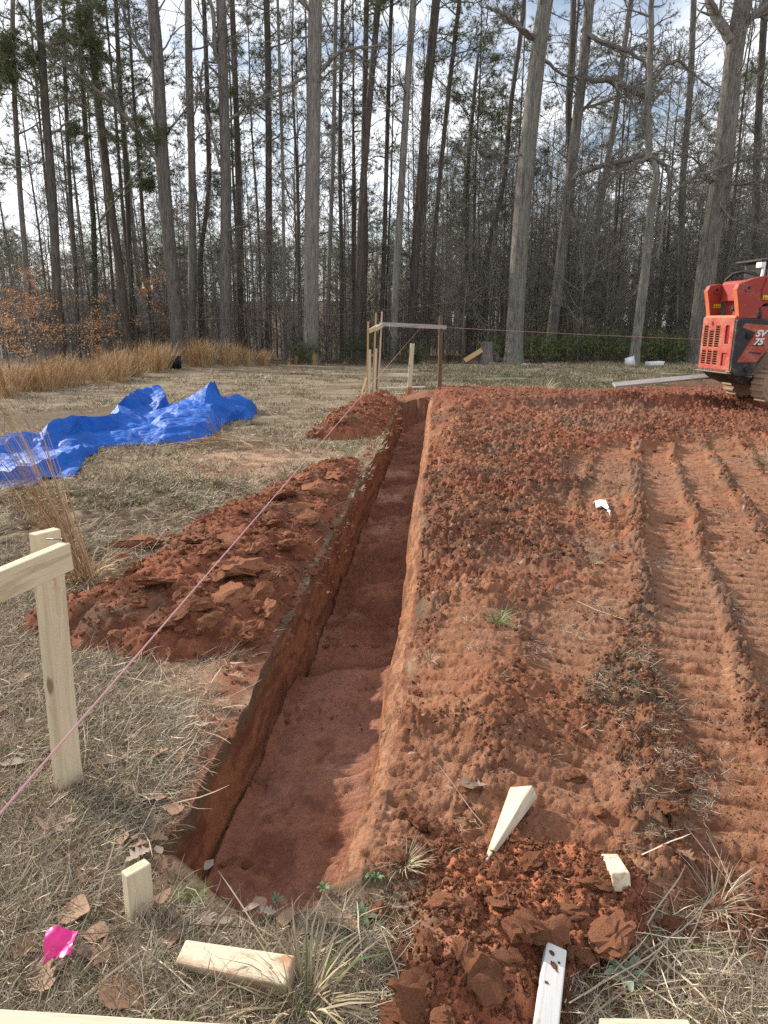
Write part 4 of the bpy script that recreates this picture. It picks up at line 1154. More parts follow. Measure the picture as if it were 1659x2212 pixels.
T("dying_tree", "crooked half dead trunk with pale split bark, leaning right above the white bucket", "tree", [(1368, 782), (1380, 690), (1392, 600), (1402, 510), (1410, 430), (1420, 370), (1405, 338)], 36.5, (25, 13), M_bark_lichen, 804, 0, .5, top_extra=0, side=0,
  extra=[([(1405, 338, 0), (1438, 352, 0), (1450, 390, 0), (1436, 470, .1), (1420, 560, .1)], 8, 5, 3), ([(1404, 345, 0), (1398, 300, .1), (1399, 200, .2), (1404, 120, .3), (1408, 20, .4), (1410, -40, .4)], 15, 9, 14), ([(1404, 338, 0), (1352, 362, -.3), (1300, 385, -.6), (1250, 420, -.9)], 8, 3, 12),
         ([(1410, 170, .2), (1440, 138, 0), (1468, 132, -.2), (1500, 160, -.4), (1540, 190, -.5)], 8, 3, 10), ([(1425, 440, 0), (1470, 400, .3), (1530, 372, .5), (1600, 345, .8), (1659, 340, 1)], 8, 5, 12)])
T("oak_tree", "huge grey forked trunk rising behind the red loader at the right", "tree", [(1505, 760), (1518, 650), (1535, 520), (1556, 380), (1572, 230), (1590, 90), (1606, 0)], 38, (48, 36), M_bark_grey, 805, 8, .5, (4, 5, 4), (2.5, 5),
  extra=[([(1580, 90, 0), (1562, 60, .2), (1540, 30, .4), (1528, -20, .6)], 22, 16, 3), ([(1596, 70, 0), (1620, 40, -.2), (1660, 10, -.4)], 17, 12, 5), ([(1545, 420, 0), (1580, 400, -.5), (1620, 395, -.9), (1680, 385, -1.2)], 7, 4, 9), ([(1538, 400, 0), (1510, 355, -.5), (1490, 335, -.7), (1440, 330, -1)], 6, 2, 10),
         ([(1550, 410, -.3), (1556, 440, -.5), (1575, 470, -.7), (1620, 490, -.9), (1660, 500, -1)], 5, 2, 9)], k=16)
T("oak_tree", "stout grey trunk with a long limb rising to the left, behind the tall grass", "tree", [(386, 768), (376, 640), (362, 470), (350, 320), (343, 160), (334, 60), (328, 0)], 38, (33, 24), M_bark_grey, 806, 5, .6, (4, 5, 4), (2.5, 4.5),
  extra=[([(360, 395, 0), (335, 340, -.3), (290, 270, -.6), (250, 228, -.9), (180, 168, -1.3), (120, 120, -1.6), (60, 60, -1.8)], 10, 6, 12), ([(350, 300, 0), (334, 260, -.2), (316, 212, -.4)], 7, 5, 1), ([(345, 180, 0), (320, 130, .3), (285, 75, .6), (255, -5, .8)], 9, 6, 8), ([(362, 290, 0), (395, 240, .3), (440, 190, .5)], 5, 2, 9)])
T("tall_tree", "tall straight grey trunk, next right of the stout trunk behind the tall grass", "tree", [(414, 745), (415, 600), (417, 400), (409, 150), (405, 0)], 40, (20, 15), M_bark_grey, 807, 8, .45, (4, 5, 4), (2, 4))
T("tall_tree", "thick grey brown trunk with a crooked low limb, midway between tarp and big pale trunk", "tree", [(486, 748), (487, 560), (488, 400), (482, 200), (477, 0)], 39, (29, 21), M_bark_grey, 808, 7, .55, (4, 5, 4), (2.2, 4.5),
  extra=[([(490, 265, 0), (515, 248, -.3), (545, 216, -.6), (595, 210, -.8), (640, 190, -1)], 7, 3, 7), ([(476, 360, 0), (440, 230, .3), (432, 170, .5), (440, 130, .6), (470, 160, .3)], 6, 4, 6), ([(480, 150, 0), (464, 110, -.1), (460, 40, -.2), (452, -10, -.3)], 10, 7, 4), ([(480, 500, 0), (520, 490, -.5), (560, 470, -.8)], 4, 2, 5)])
T("pine_tree", "slim dark pine trunk close behind the thick brown trunk's right side", "tree", [(520, 730), (518, 560), (515, 400), (508, 200), (500, 0)], 44, (15, 12), M_bark_pine, 809, 14, .5, lsize=(1.6, 3), pine=2)
T("pine_tree", "straight dark pine trunk half way between brown trunk and big pale trunk", "tree", [(580, 740), (580, 560), (580, 300), (578, 100), (576, 0)], 42, (16, 13), M_bark_pine, 810, 18, .45, lsize=(1.8, 3.4), pine=2)
T("slender_tree", "slim light grey trunk close to the left of the big pale trunk", "tree", [(616, 730), (614, 560), (610, 350), (604, 150), (600, 0)], 41, (9, 6), M_bark_lichen, 811, 8, .35, (4, 4, 3), (1.4, 2.8))
T("pine_tree", "dark reddish pine trunk behind the batter boards, leaning right at its top", "tree", [(772, 725), (777, 560), (784, 400), (800, 200), (818, 0)], 41, (19, 13), M_bark_pine, 812, 12, .6, lsize=(1.6, 3), pine=2)
T("pine_tree", "dark pine trunk crossing behind the leaning reddish one at the batter boards", "tree", [(783, 725), (790, 520), (786, 330), (790, 120), (792, 0)], 43, (15, 11), M_bark_pine, 813, 12, .6, lsize=(1.6, 3), pine=2)
T("slender_tree", "slim dark upright trunk just right of the reddish pines by the batter boards", "tree", [(822, 720), (830, 540), (836, 300), (842, 100), (846, 0)], 44, (12, 8), M_bark_dark, 814, 10, .4, (4, 4, 3), (1.4, 3))
T("slender_tree", "pale lichen grey leaning trunk between batter board posts", "tree", [(850, 730), (858, 560), (868, 380), (880, 180), (893, 0)], 40, (18, 14), M_bark_lichen, 815, 8, .5, (4, 4, 3), (1.6, 3.2))
T("pine_tree", "reddish brown pine trunk leaning right above the dark batter board post", "tree", [(888, 720), (896, 560), (908, 400), (922, 200), (936, 60), (942, 0)], 41.5, (21, 18), M_bark_pine, 816, 12, .6, lsize=(1.8, 3.2), pine=2)
T("pine_tree", "thin brown pine leaning right, next right of the reddish brown pine", "tree", [(925, 715), (934, 560), (946, 420), (966, 230), (985, 60), (993, 0)], 43, (12, 9), M_bark_pine, 817, 16, .5, lsize=(1.5, 2.8), pine=2)
T("pine_tree", "dark many branched pine at the far left edge", "tree", [(126, 735), (122, 600), (115, 420), (98, 240), (88, 100), (84, 0)], 37, (23, 15), M_bark_dark, 818, 20, .4, lsize=(2.4, 4.4), pine=2,
  extra=[([(112, 290, 0), (132, 275, -.2), (158, 258, -.4)], 5, 3, 1), ([(95, 210, 0), (60, 175, -.4), (0, 150, -.8)], 6, 3, 6), ([(92, 150, 0), (130, 130, .3), (190, 118, .5)], 5, 3, 6)])
T("pine_tree", "tall brown pine leaning left, with a lean limb over the dry grass", "tree", [(275, 735), (262, 600), (240, 440), (218, 260), (198, 80), (188, 0)], 39, (20, 15), M_bark_pine, 819, 16, .5, lsize=(1.8, 3.4), pine=2,
  extra=[([(215, 480, 0), (250, 430, -.4), (300, 370, -.7), (325, 335, -.9)], 5, 2, 5)])
T("pine_tree", "thin dark pine just right of the brown leaning pine", "tree", [(286, 738), (282, 560), (268, 330), (256, 150), (248, 0)], 43, (12, 9), M_bark_dark, 820, 16, .5, lsize=(1.6, 3), pine=2)
ivy_t = T("slender_tree", "thin trunk wrapped in dark green ivy near the left edge", "tree", [(206, 745), (204, 600), (200, 470), (186, 300), (176, 120), (170, 0)], 40, (15, 9), M_bark_dark, 821, 9, .5, (4, 4, 3), (1.4, 3))
T("slender_tree", "dark thin trunk left of the ivy covered one", "tree", [(168, 740), (162, 600), (152, 460), (146, 300), (140, 100), (138, 0)], 42, (11, 7), M_bark_dark, 822, 9, .4, (4, 4, 3), (1.4, 3))
T("slender_tree", "slim dark trunk at the very left edge of the woods", "tree", [(72, 745), (60, 600), (42, 430), (36, 260), (30, 100), (26, 0)], 38, (14, 9), M_bark_grey, 823, 10, .4, (4, 4, 3), (1.6, 3))
T("slender_tree", "dark trunk between the two tall grey trunks, slightly bent", "tree", [(436, 742), (430, 560), (452, 420), (450, 240), (444, 60), (441, 0)], 43, (13, 9), M_bark_dark, 824, 10, .4, (4, 4, 3), (1.6, 3.2))
T("slender_tree", "slim grey trunk close to the right of the big pale trunk", "tree", [(706, 735), (712, 560), (720, 330), (724, 100), (726, 0)], 42, (11, 8), M_bark_grey, 825, 10, .4, (4, 4, 3), (1.6, 3.2))
T("slender_tree", "thin dark trunk second to the right of the big pale trunk", "tree", [(738, 730), (738, 560), (733, 330), (738, 100), (740, 0)], 44, (10, 8), M_bark_dark, 826, 10, .4, (4, 4, 3), (1.6, 3.2))
T("slender_tree", "dark trunk close behind the lower part of the arching limbed tree", "tree", [(1216, 728), (1222, 560), (1236, 380), (1226, 240), (1236, 100), (1240, 0)], 43, (17, 12), M_bark_dark, 827, 10, .35, (4, 5, 4), (2, 4))
T("slender_tree", "dark upright trunk left of the thick pale trunk, with short stubs", "tree", [(1040, 735), (1046, 560), (1090, 400), (1100, 240), (1128, 60), (1132, 0)], 46, (13, 9), M_bark_dark, 828, 12, .35, (4, 4, 3), (1.6, 3.2))
T("slender_tree", "leaning grey trunk between the arching limbed tree and the half dead trunk", "tree", [(1262, 720), (1280, 560), (1300, 420), (1330, 240), (1352, 80), (1362, 0)], 44, (16, 11), M_bark_grey, 829, 11, .35, (4, 5, 4), (2, 4))
T("slender_tree", "upright grey trunk between half dead trunk and huge forked trunk", "tree", [(1468, 730), (1470, 560), (1474, 400), (1490, 200), (1500, 0)], 45, (17, 12), M_bark_grey, 830, 11, .35, (4, 5, 4), (2, 4))
T("slender_tree", "grey trunk behind the loader's cab at the right edge", "tree", [(1634, 740), (1630, 560), (1636, 380), (1642, 200), (1650, 0)], 42, (20, 14), M_bark_dark, 831, 10, .35, (4, 5, 4), (2, 4))
T("pine_tree", "bushy dark green pine crown rising between the leaning pines and the thick pale trunk", "tree", [(1012, 720), (1010, 560), (1008, 400), (1020, 250), (1030, 150)], 52, (14, 8), M_bark_pine, 832, 34, .42, lsize=(2.0, 3.6), top_extra=1, pine=3)
# ivy on its trunk
r_ = random.Random(3); iv = MB()
ivt = []
for i in range(170):
    f = r_.uniform(0.0, 1.0); px = np.interp(f, [0, .5, 1], [206, 204, 199]); py = 745 - f * 330
    p = np.array(at_dist(px, py, 39.8)) - np.array(ivy_t.location)
    ivt.append((p + np.array([r_.gauss(0, 0.15), r_.gauss(0, 0.15), 0]), np.array([0, 0, 1.0])))
leaf_quads(iv, ivt, r_, 6, 0.12, 0.12)
link("ivy", iv.mesh("ivy", False, True), M_ivy, ivy_t)

# ---- the wood behind: 150 more single trees, then the far mass
def free_spots(n, y0, y1, mind, seed, xr=0.62):
    r = random.Random(seed); S = []; tries = 0
    while len(S) < n and tries < 40000:
        tries += 1
        y = r.uniform(y0, y1); x = r.uniform(-xr, xr) * y
        if all((x - a) ** 2 + (y - b) ** 2 > mind ** 2 for a, b in S): S.append((x, y))
    return S
rb = random.Random(77)
for x, y in free_spots(240, 43.5, 74, 1.4, 78):
    u_ = x / y
    if u_ < 0.14 and rb.random() < 0.52: continue
    kind = 'pine' if rb.random() < (0.34 if u_ < 0.12 else 0.14) else 'bare'
    if u_ < -0.30 and kind == 'bare' and rb.random() < 0.15: kind = 'pine'
    i = rb.randrange(len(KINDS[kind]))
    if u_ < 0.10 and kind == 'bare': i = rb.choice((1, 2, 4, 5) if u_ < -0.12 else (0, 1, 2, 3, 4, 5))
    elif kind == 'bare' and rb.random() < 0.6: i = rb.choice((6, 7))
    zone = "behind the tall dry grass at the left" if u_ < -0.12 else ("behind the batter boards in the middle" if u_ < 0.16 else "deep in the grey thicket at the right")
    lab = ("slim pine with dark green needles " if kind == 'pine' else "slim bare tree ") + zone
    plant_tree(kind, i, x, y, rb.uniform(0, 6.28), rb.uniform(0.8, 1.2), lab, "tree", ("pines " if kind == 'pine' else "bare trees ") + zone, "pine_tree" if kind == 'pine' else "forest_tree")
for x, y in free_spots(150, 38.3, 56, 1.0, 79):
    u_ = x / y
    if u_ < 0.14 and rb.random() < 0.4: continue
    zone = "behind the tall dry grass at the left" if u_ < -0.12 else ("behind the batter boards in the middle" if u_ < 0.16 else "in front of the thicket at the right")
    plant_tree('sapling', rb.randrange(4), x, y, rb.uniform(0, 6.28), rb.uniform(0.7, 1.35), "thin leafless sapling " + zone, "sapling", "saplings " + zone, "bare_sapling")
def far_wood():
    r = np.random.default_rng(81)
    V = []
    for kind, mat in (('bare', 6), ('pine', 4), ('sapling', 4)):
        for i in range(mat):
            a, b, c = KINDS[kind][i]
            mb_ = bmesh.new()
            for me_ in (a, b) + ((c,) if c else ()):
                k0 = len(mb_.faces); mb_.from_mesh(me_); mb_.faces.ensure_lookup_table()
                mi = {id(a): 0, id(b): 1}.get(id(me_), 2)
                for f in mb_.faces[k0:]: f.material_index = mi
            me = bpy.data.meshes.new("far_tree"); mb_.to_mesh(me); mb_.free()
            for mm in (M_bark_grey if kind == 'bare' else (M_bark_pine if kind == 'pine' else M_twig), M_twig if kind != 'pine' else M_bark_dark, M_needle): me.materials.append(mm)
            V.append(hidden("far_tree_%02d" % len(V), me, None) if me.materials else None)
    # middle and right: deep wood
    n = 720
    y = r.uniform(70, 150, n); x = r.uniform(-0.66, 0.70, n) * y
    keep = (x / y > -0.05) | (r.random(n) < 0.22)
    x, y = x[keep], y[keep]; n = len(x)
    pine = r.random(n) < np.where(x / y < 0.15, 0.24, 0.10)
    idx = np.where(pine, r.integers(6, 10, n), r.integers(0, 6, n))
    z = far_base(x, y)
    scatter("far_wood", np.stack([x, y, z], 1), np.stack([0 * x, 0 * x, r.uniform(0, 6.28, n)], 1), r.uniform(0.75, 1.15, n) * np.where(x / y > 0.05, 0.95, 0.72), idx, V, "the far wood, trunks and twigs merging into one grey mass", "woods")
    # brush between the trunks
    n = 760
    y = r.uniform(39.5, 78, n); x = r.uniform(-0.64, 0.66, n) * y
    keep = (x / y > 0.05) | (r.random(n) < 0.6)
    x, y = x[keep], y[keep]; n = len(x)
    z = far_base(x, y)
    scatter("thicket", np.stack([x, y, z], 1), np.stack([0 * x, 0 * x, r.uniform(0, 6.28, n)], 1), r.uniform(0.35, 0.95, n), r.integers(10, 14, n), V, "grey brown leafless underbrush between the tree trunks", "underbrush")
    # hillside
    n = 900
    y = r.uniform(150, 330, n); x = r.uniform(-0.75, 0.75, n) * y
    keep = (x / y < 0.25) | (r.random(n) < 0.5); x, y = x[keep], y[keep]; n = len(x)
    z = np.array(far_base(x, y))
    idx = np.where(r.random(n) < 0.55, r.integers(6, 10, n), r.integers(0, 6, n))
    scatter("hillside_wood", np.stack([x, y, z], 1), np.stack([0 * x, 0 * x, r.uniform(0, 6.28, n)], 1), r.uniform(0.8, 1.2, n), idx, V, "dark wooded hillside far behind the left part of the woods", "woods")
far_wood()

# ---- young beeches that keep their dead leaves
for px, py, Y, h, sd, lab in [(60, 760, 35, 3.6, 1, "young beech with pale orange dead leaves at the left edge, behind the tall grass"), (120, 762, 37, 4.4, 2, "taller young beech with orange dead leaves, second from the left edge"),
                              (330, 760, 41, 4.6, 3, "young beech with orange dead leaves left of the stout grey trunk"), (20, 790, 30, 2.6, 4, "small beech with tan dead leaves touching the left picture edge"), (235, 762, 39, 3.0, 5, "low beech with sparse orange leaves near the ivy covered trunk")]:
    b = at_dist(px, py, Y); b.z = float(far_base(np.array([b.x]), np.array([b.y]))[0])
    r = random.Random(900 + sd); tr_, cr, lv = MB(), MB(), MB()
    at = trunk_tube(tr_, [np.array([0, 0, -0.2]), np.array([r.gauss(0, .1), 0, h * .5]), np.array([r.gauss(0, .25), 0, h])], [0.045, 0.03, 0.012], 6, sd, 1.2, 8)
    tips = []
    for i in range(13):
        f = 0.2 + 0.78 * (i + r.random()) / 13; p, rr = at(f); az = r.uniform(0, 6.28)
        limb(cr, p, (math.cos(az), math.sin(az), r.uniform(0.0, 0.35)), h * 0.42 * r.uniform(0.6, 1.1) * (1.15 - 0.6 * f), 0.014, 1, r, 0.02, 0.16, (5, 4), tips, 0.004)
    leaf_quads(lv, tips, r, 7, 0.20, 0.11, ((1, 1, 1), (0.8, 0.75, 0.7), (1.1, 1.05, 0.95)), 0.5)
    e = empty("beech_sapling", tuple(b), 0, lab, "young tree")
    link("trunk", tr_.mesh("trunk"), M_bark_grey, e); link("branches", cr.mesh("branches"), M_twig, e); link("leaves", lv.mesh("leaves", False, True), M_beech, e)

# ---- shrubs along the edge of the wood
def shrub(px, py, Y, w, h, sd, label, mat, dense=1.0, twiggy=False):
    b = at_dist(px, py, Y); b.z = float(far_base(np.array([b.x]), np.array([b.y]))[0])
    r = random.Random(950 + sd); cr, lv = MB(), MB(); tips = []
    for i in range(int(16 * dense)):
        az = r.uniform(0, 6.28); el = r.uniform(0.5, 1.4); p = np.array([r.gauss(0, w * 0.22), r.gauss(0, w * 0.15), -0.05])
        limb(cr, p, (math.cos(az) * math.cos(el), math.sin(az) * math.cos(el), math.sin(el)), h * r.uniform(0.6, 1.1), 0.012, 1, r, 0.06, 0.2, (6, 5), tips, 0.004)
    e = empty("shrub", tuple(b), 0, label, "shrub")
    link("stems", cr.mesh("stems"), M_twig_dark, e)
    if not twiggy:
        needle_tufts(lv, tips, r, 2, 9, 0.17, 0.26, 0.018, 0.6)
        link("leaves", lv.mesh("leaves", False, True), mat, e)
    return e
for i, (px, Y, w, h, lab) in enumerate([(1086, 38.5, 1.0, 1.5, "narrow green shrub at the left foot of the thick pale trunk"), (1160, 38.5, 1.5, 1.5, "green shrub at the right foot of the thick pale trunk"), (1205, 38.8, 1.6, 1.4, "olive green shrub left of centre in the row beside the thick pale trunk"),
        (1262, 38.5, 1.9, 1.6, "broad green shrub in the middle of the row at the wood's edge"), (1318, 38.6, 1.6, 1.5, "green shrub left of the half dead trunk"), (1410, 38.0, 1.4, 1.7, "bright green shrub right of the half dead trunk"), (1448, 38.2, 1.7, 1.6, "green shrub between half dead trunk and loader"), (1490, 38.6, 1.2, 1.1, "low olive shrub left of the loader's rear")]):
    shrub(px, 775, Y, w, h, i, lab, M_shrub)
shrub(775, 770, 36.0, 1.1, 1.5, 20, "dark green leafy bush just left of the batter boards", M_ivy)
for i, (px, w, h, lab) in enumerate([(640, 1.8, 1.9, "tangled leafless brown shrub at the left foot of the biggest pale trunk"), (715, 2.0, 2.0, "tangled leafless brown shrub right of the biggest pale trunk"), (860, 2.2, 1.6, "leafless brown shrub behind the upright middle stake"), (985, 2.0, 1.5, "leafless shrub behind the stump and leaning plank")]):
    shrub(px, 770, 37.8, w, h, 30 + i, lab, None, 2.0, True)
for i, (px, w, h, lab) in enumerate([(665, 1.4, 1.1, "dull green low bush at the foot of the biggest pale trunk"), (905, 0.8, 1.0, "small yellow green bush behind the dark batter board post")]):
    shrub(px, 772, 36.4, w, h, 40 + i, lab, M_needle, 0.8)
# ================================================================== TALL DRY GRASS
BROOM_C = [(0.47, 0.30, 0.145), (0.56, 0.37, 0.19), (0.38, 0.24, 0.12), (0.62, 0.44, 0.25), (0.30, 0.19, 0.10)]
def broom(seed, n, h, spread, lean=0.28, wd=0.012, seg=4):
    r = random.Random(seed); mb = MB()
    for _ in range(n):
        a = r.uniform(0, 6.28); d = spread * math.sqrt(r.random()); hh = h * r.uniform(0.55, 1.0)
        c = np.array(r.choice(BROOM_C)) * r.uniform(0.75, 1.1)
        ribbon(mb, (d * math.cos(a), d * math.sin(a), 0), a, math.pi / 2 - abs(r.gauss(0, lean)), hh, wd * r.uniform(0.6, 1.3), c, r, 0.12, seg, r.uniform(-0.25, 0.05))
        if r.random() < 0.7:      # feathery side leaves
            for _k in range(3):
                f = r.uniform(0.35, 0.9)
                ribbon(mb, (d * math.cos(a) * (1 + f * 0.3), d * math.sin(a) * (1 + f * 0.3), hh * f * 0.9), r.uniform(0, 6.28), r.uniform(0.8, 1.4), hh * 0.2, wd * 0.7, c * 1.05, r, 0.2, 2, -0.3)
    return mb.mesh("stalks", False, True)
BROOM = [broom(1000 + i, 95, 1.35, 0.26, 0.34) for i in range(5)]
for b in BROOM: b.materials.append(M_straw)
rb = random.Random(11)
row = [(-70, 862), (-20, 858), (30, 852), (80, 846), (125, 838), (165, 832), (205, 825), (245, 820), (285, 814), (325, 806), (362, 800), (430, 790), (470, 788), (512, 786), (555, 785), (592, 785)]
for i, (px, py) in enumerate(row):
    zone = "left of the black sheet" if px < 372 else "right of the black sheet"
    for k in range(4 if px < 600 else 2):
        v = at_plane(px + rb.uniform(-28, 28), py + rb.uniform(-10, 6))
        s = rb.uniform(0.55, 1.08) * (0.80 if px < 150 else (1.12 if px in (325, 430, 362, 470) else 0.92)) * (0.8 if px > 540 else 1)
        me = BROOM[rb.randrange(5)]
        e = link("grass_clump", me, None, None, (v.x, v.y, H(v.x, v.y) - 0.02), (0, 0, rb.uniform(0, 6.28)), (s * rb.uniform(1.0, 1.5), s * 1.2, s))
        tag(e, "tall orange dry grass clump in the row along the woods, " + zone, "grass clump", "tall dry grass clumps " + zone)
for px, py, s in [(640, 788, .45), (680, 790, .55), (625, 800, .4), (665, 782, .5)]:
    v = at_plane(px, py)
    e = link("grass_clump", BROOM[rb.randrange(5)], None, None, (v.x, v.y, H(v.x, v.y)), (0, 0, rb.uniform(0, 6.28)), (s * .6, s * .6, s))
    tag(e, "short sparse clump of dry grass at the right end of the tall grass row", "grass clump", "sparse clumps ending the tall grass row")
# the leaning clump beside the post
def lean_clump():
    r = random.Random(1100); mb = MB()
    v = on_ground(187, 1262)
    for i in range(190):
        hh = r.uniform(0.65, 1.5) if i < 110 else r.uniform(0.12, 0.35)
        a = r.uniform(0, 6.28); d = 0.085 * math.sqrt(r.random())
        az = math.pi + r.gauss(0, 0.30) if i < 110 else a
        ribbon(mb, (d * math.cos(a), d * math.sin(a), 0), az, math.pi / 2 - abs(r.gauss(0.30, 0.09)) if i < 110 else r.uniform(0.5, 1.5), hh, 0.0085 * r.uniform(0.5, 1.2), np.array(r.choice(BROOM_C)) * r.uniform(0.85, 1.25), r, 0.08, 6, r.uniform(-0.35, 0.0) if i < 110 else -1.2)
    for i in range(70):
        f = r.uniform(0.3, 1.2); d = f * math.tan(0.3)
        ribbon(mb, (-d + r.gauss(0, 0.06), r.gauss(0, 0.07), f * 0.95), math.pi + r.gauss(0, 0.8), r.uniform(0.5, 1.4), r.uniform(0.12, 0.3), 0.0045, np.array(r.choice(BROOM_C)) * 1.1, r, 0.25, 3, -0.8)
    e = link("grass_clump", mb.mesh("stalks", False, True), M_straw, None, v)
    tag(e, "tall dry grass clump leaning left, just right of the pale post", "grass clump")
lean_clump()
# flattened heap of straw at the tarp's edge
r_ = random.Random(1200); mb_ = MB()
for i in range(420):
    a = r_.gauss(0, 0.5) + (0 if r_.random() < .5 else math.pi)
    x, y = r_.gauss(0, 0.62), r_.gauss(0, 0.28)
    zz = 0.26 * math.exp(-(x / 0.7) ** 2 - (y / 0.32) ** 2)
    ribbon(mb_, (x, y, zz * r_.random() + 0.01), a, r_.uniform(-0.1, 0.35), r_.uniform(0.25, 0.75), 0.008, np.array(r_.choice(BROOM_C + STRAW_C)) * 0.85, r_, 0.4, 4, -0.3)
for i in range(24):
    ribbon(mb_, (r_.gauss(0.05, .08), r_.gauss(0, .08), 0.1), math.pi + r_.gauss(0, .8), r_.uniform(0.8, 1.3), r_.uniform(.4, .75), 0.008, np.array(r_.choice(BROOM_C)), r_, 0.15, 4, -0.2)
v = on_ground(478, 965)
tag(link("straw_heap", mb_.mesh("straw_heap", False, True), M_straw, None, v, None, 0.72), "flattened heap of dry brown grass lying against the front edge of the blue tarp", "straw heap")

# ---- single tufts and weeds
def tuft_at(name, px, py, wpx, label, cat, seed, **kw):
    v = on_ground(px, py); d = Vector((v.x, v.y, v.z - CAM_H)).length
    me = tuft(seed, **kw); me.materials.append(M_straw)
    s = wpx / FPX * d / 0.22
    return tag(link(name, me, None, None, v, (0, 0, seed), s), label, cat)
PALE_C = [(0.66, 0.57, 0.36), (0.58, 0.49, 0.31), (0.5, 0.42, 0.28)]
tuft_at("grass_tuft", 1282, 1222, 46, "small pale dry grass tuft on the clay, left of a dark red lump", "grass tuft", 1301, n=60, cols=PALE_C, green=0)
tuft_at("grass_tuft", 928, 1432, 48, "pale dry grass tuft close to the right rim of the trench", "grass tuft", 1302, n=60, cols=PALE_C, green=0)
tuft_at("grass_tuft", 872, 1872, 100, "bushy tan grass tuft at the trench's near right corner", "grass tuft", 1303, n=90, cols=PALE_C, green=0.08)
tuft_at("grass_tuft", 1075, 1345, 78, "grey green grass tuft alone on the graded clay", "grass tuft", 1304, n=90, cols=[(0.34, 0.33, 0.2), (0.45, 0.42, 0.28)], green=0.5, gcol=(0.15, 0.24, 0.06))
tuft_at("grass_tuft", 660, 2180, 190, "big curly straw tuft covering the end of the fallen wedge, at the picture's bottom", "grass tuft", 1305, n=170, h=(0.08, 0.2), cols=[(0.42, 0.34, 0.21), (0.5, 0.41, 0.26), (0.33, 0.26, 0.16)], green=0.1, wd=0.0042)
tuft_at("grass_tuft", 632, 975, 42, "upright golden grass tuft on the sod left of the trench", "grass tuft", 1306, n=40, lean=0.5, cols=BROOM_C, green=0, droop=-0.3)
tuft_at("grass_tuft", 762, 1075, 60, "pale shaggy sod tuft overhanging the left rim of the trench", "grass tuft", 1307, n=90, cols=[(0.5, 0.46, 0.33), (0.42, 0.4, 0.27)], green=0.3)
tuft_at("grass_tuft", 575, 1278, 90, "tan grass tuft stuck in the soil pile above the trench's left wall", "grass tuft", 1308, n=70, cols=PALE_C, green=0)
tuft_at("grass_tuft", 1175, 848, 60, "pale straw tuft on the dark soil bank near the middle", "grass tuft", 1309, n=70, cols=PALE_C, green=0)
tuft_at("grass_tuft", 1655, 1010, 70, "straw tuft on churned soil at the right edge of the picture", "grass tuft", 1310, n=70, cols=PALE_C, green=0.05)
tuft_at("grass_tuft", 1545, 1950, 150, "loose straw tuft at the right, where the clay meets the grass", "grass tuft", 1311, n=90, h=(0.06, 0.16), cols=STRAW_C, green=0.0, wd=0.002)
tuft_at("grass_tuft", 415, 1945, 70, "fresh green grass tuft at the trench's near left corner, right of the short stake", "grass tuft", 1312, n=60, cols=[(0.3, 0.3, 0.15)], green=0.8, gcol=(0.17, 0.27, 0.07))
def rosette(px, py, wpx, label, seed, cols, n=11, up=0.5):
    v = on_ground(px, py, 0.004); d = Vector((v.x, v.y, v.z - CAM_H)).length
    r = random.Random(seed); e = empty("weed", v, r.uniform(0, 6.28), label, "weed")
    m = mat_plain("weed_leaf_%d" % seed, cols, 0.6, 0.3, 0.35, 60)
    R = wpx / FPX * d / 2 * 0.68
    for i in range(n):
        a = 6.28 * i / n + r.uniform(-.3, .3); L = R * r.uniform(0.6, 1.1); w = L * 0.30
        P = []
        for j, (f, ww) in enumerate([(0.05, .25), (.35, .8), (.65, 1), (.88, .6), (1, .05)]):
            z = up * L * math.sin(f * 2.2) * r.uniform(.7, 1)
            P += [(f * L, -w * ww / 2, z + .12 * w * ww), (f * L, 0, z - .05 * w), (f * L, w * ww / 2, z + .12 * w * ww)]
        q = []
        for j in range(4):
            for k in (0, 1): q.append((3 * j + k, 3 * j + k + 1, 3 * j + k + 4, 3 * j + k + 3))
        link("leaf", mesh_np("leaf", P, [q]), m, e, None, (0, 0, a))
rosette(812, 1908, 62, "small weed with upright smooth green leaves at the trench's near right corner", 1401, (0.11, 0.19, 0.075), 9, 0.9)
rosette(1350, 2112, 120, "grey green woolly rosette weed near the picture's bottom, right of the white stake", 1402, (0.24, 0.29, 0.20), 16, 0.5)
rosette(785, 1985, 90, "flat dark green weed in the dry grass below the trench end", 1403, (0.10, 0.15, 0.07), 12, 0.4)
rosette(700, 1925, 46, "tiny bright weed at the front rim of the trench", 1404, (0.13, 0.19, 0.09), 8, 0.7)
rosette(598, 1955, 50, "small leafy weed standing in the middle of the trench's front rim", 1405, (0.13, 0.17, 0.09), 10, 1.1)

# ---- fallen leaves: pieces of the ground
def leaf_mesh(seed, lobed):
    r = random.Random(seed); out = []
    if lobed:
        prof = [(0, .03), (.10, .05), (.22, .28), (.30, .12), (.42, .40), (.52, .15), (.66, .34), (.76, .12), (.9, .16), (1, .02)]
    else:
        prof = [(0, .02), (.12, .14), (.35, .30), (.6, .32), (.82, .18), (1, .01)]
    n = len(prof); V = []
    cx_, cy_ = r.uniform(-1.2, 1.2), r.uniform(0.6, 2.2)
    for f, w in prof:
        for s in (-1, 0, 1):
            y = s * w * r.uniform(.8, 1.2); x = f - 0.5 + (r.uniform(-.04, .04) if s else 0)
            V.append((x, y, 0.16 * cx_ * (x * x) + 0.5 * cy_ * y * y + r.uniform(-.02, .02)))
    q = [(3 * i + k, 3 * i + k + 1, 3 * i + k + 4, 3 * i + k + 3) for i in range(n - 1) for k in (0, 1)]
    return mesh_np("leaf", V, [q], False)
m_ = NT("dead_leaf")
nn = m_.noise(m_.coords('Object'), 6, 4, 0.6)
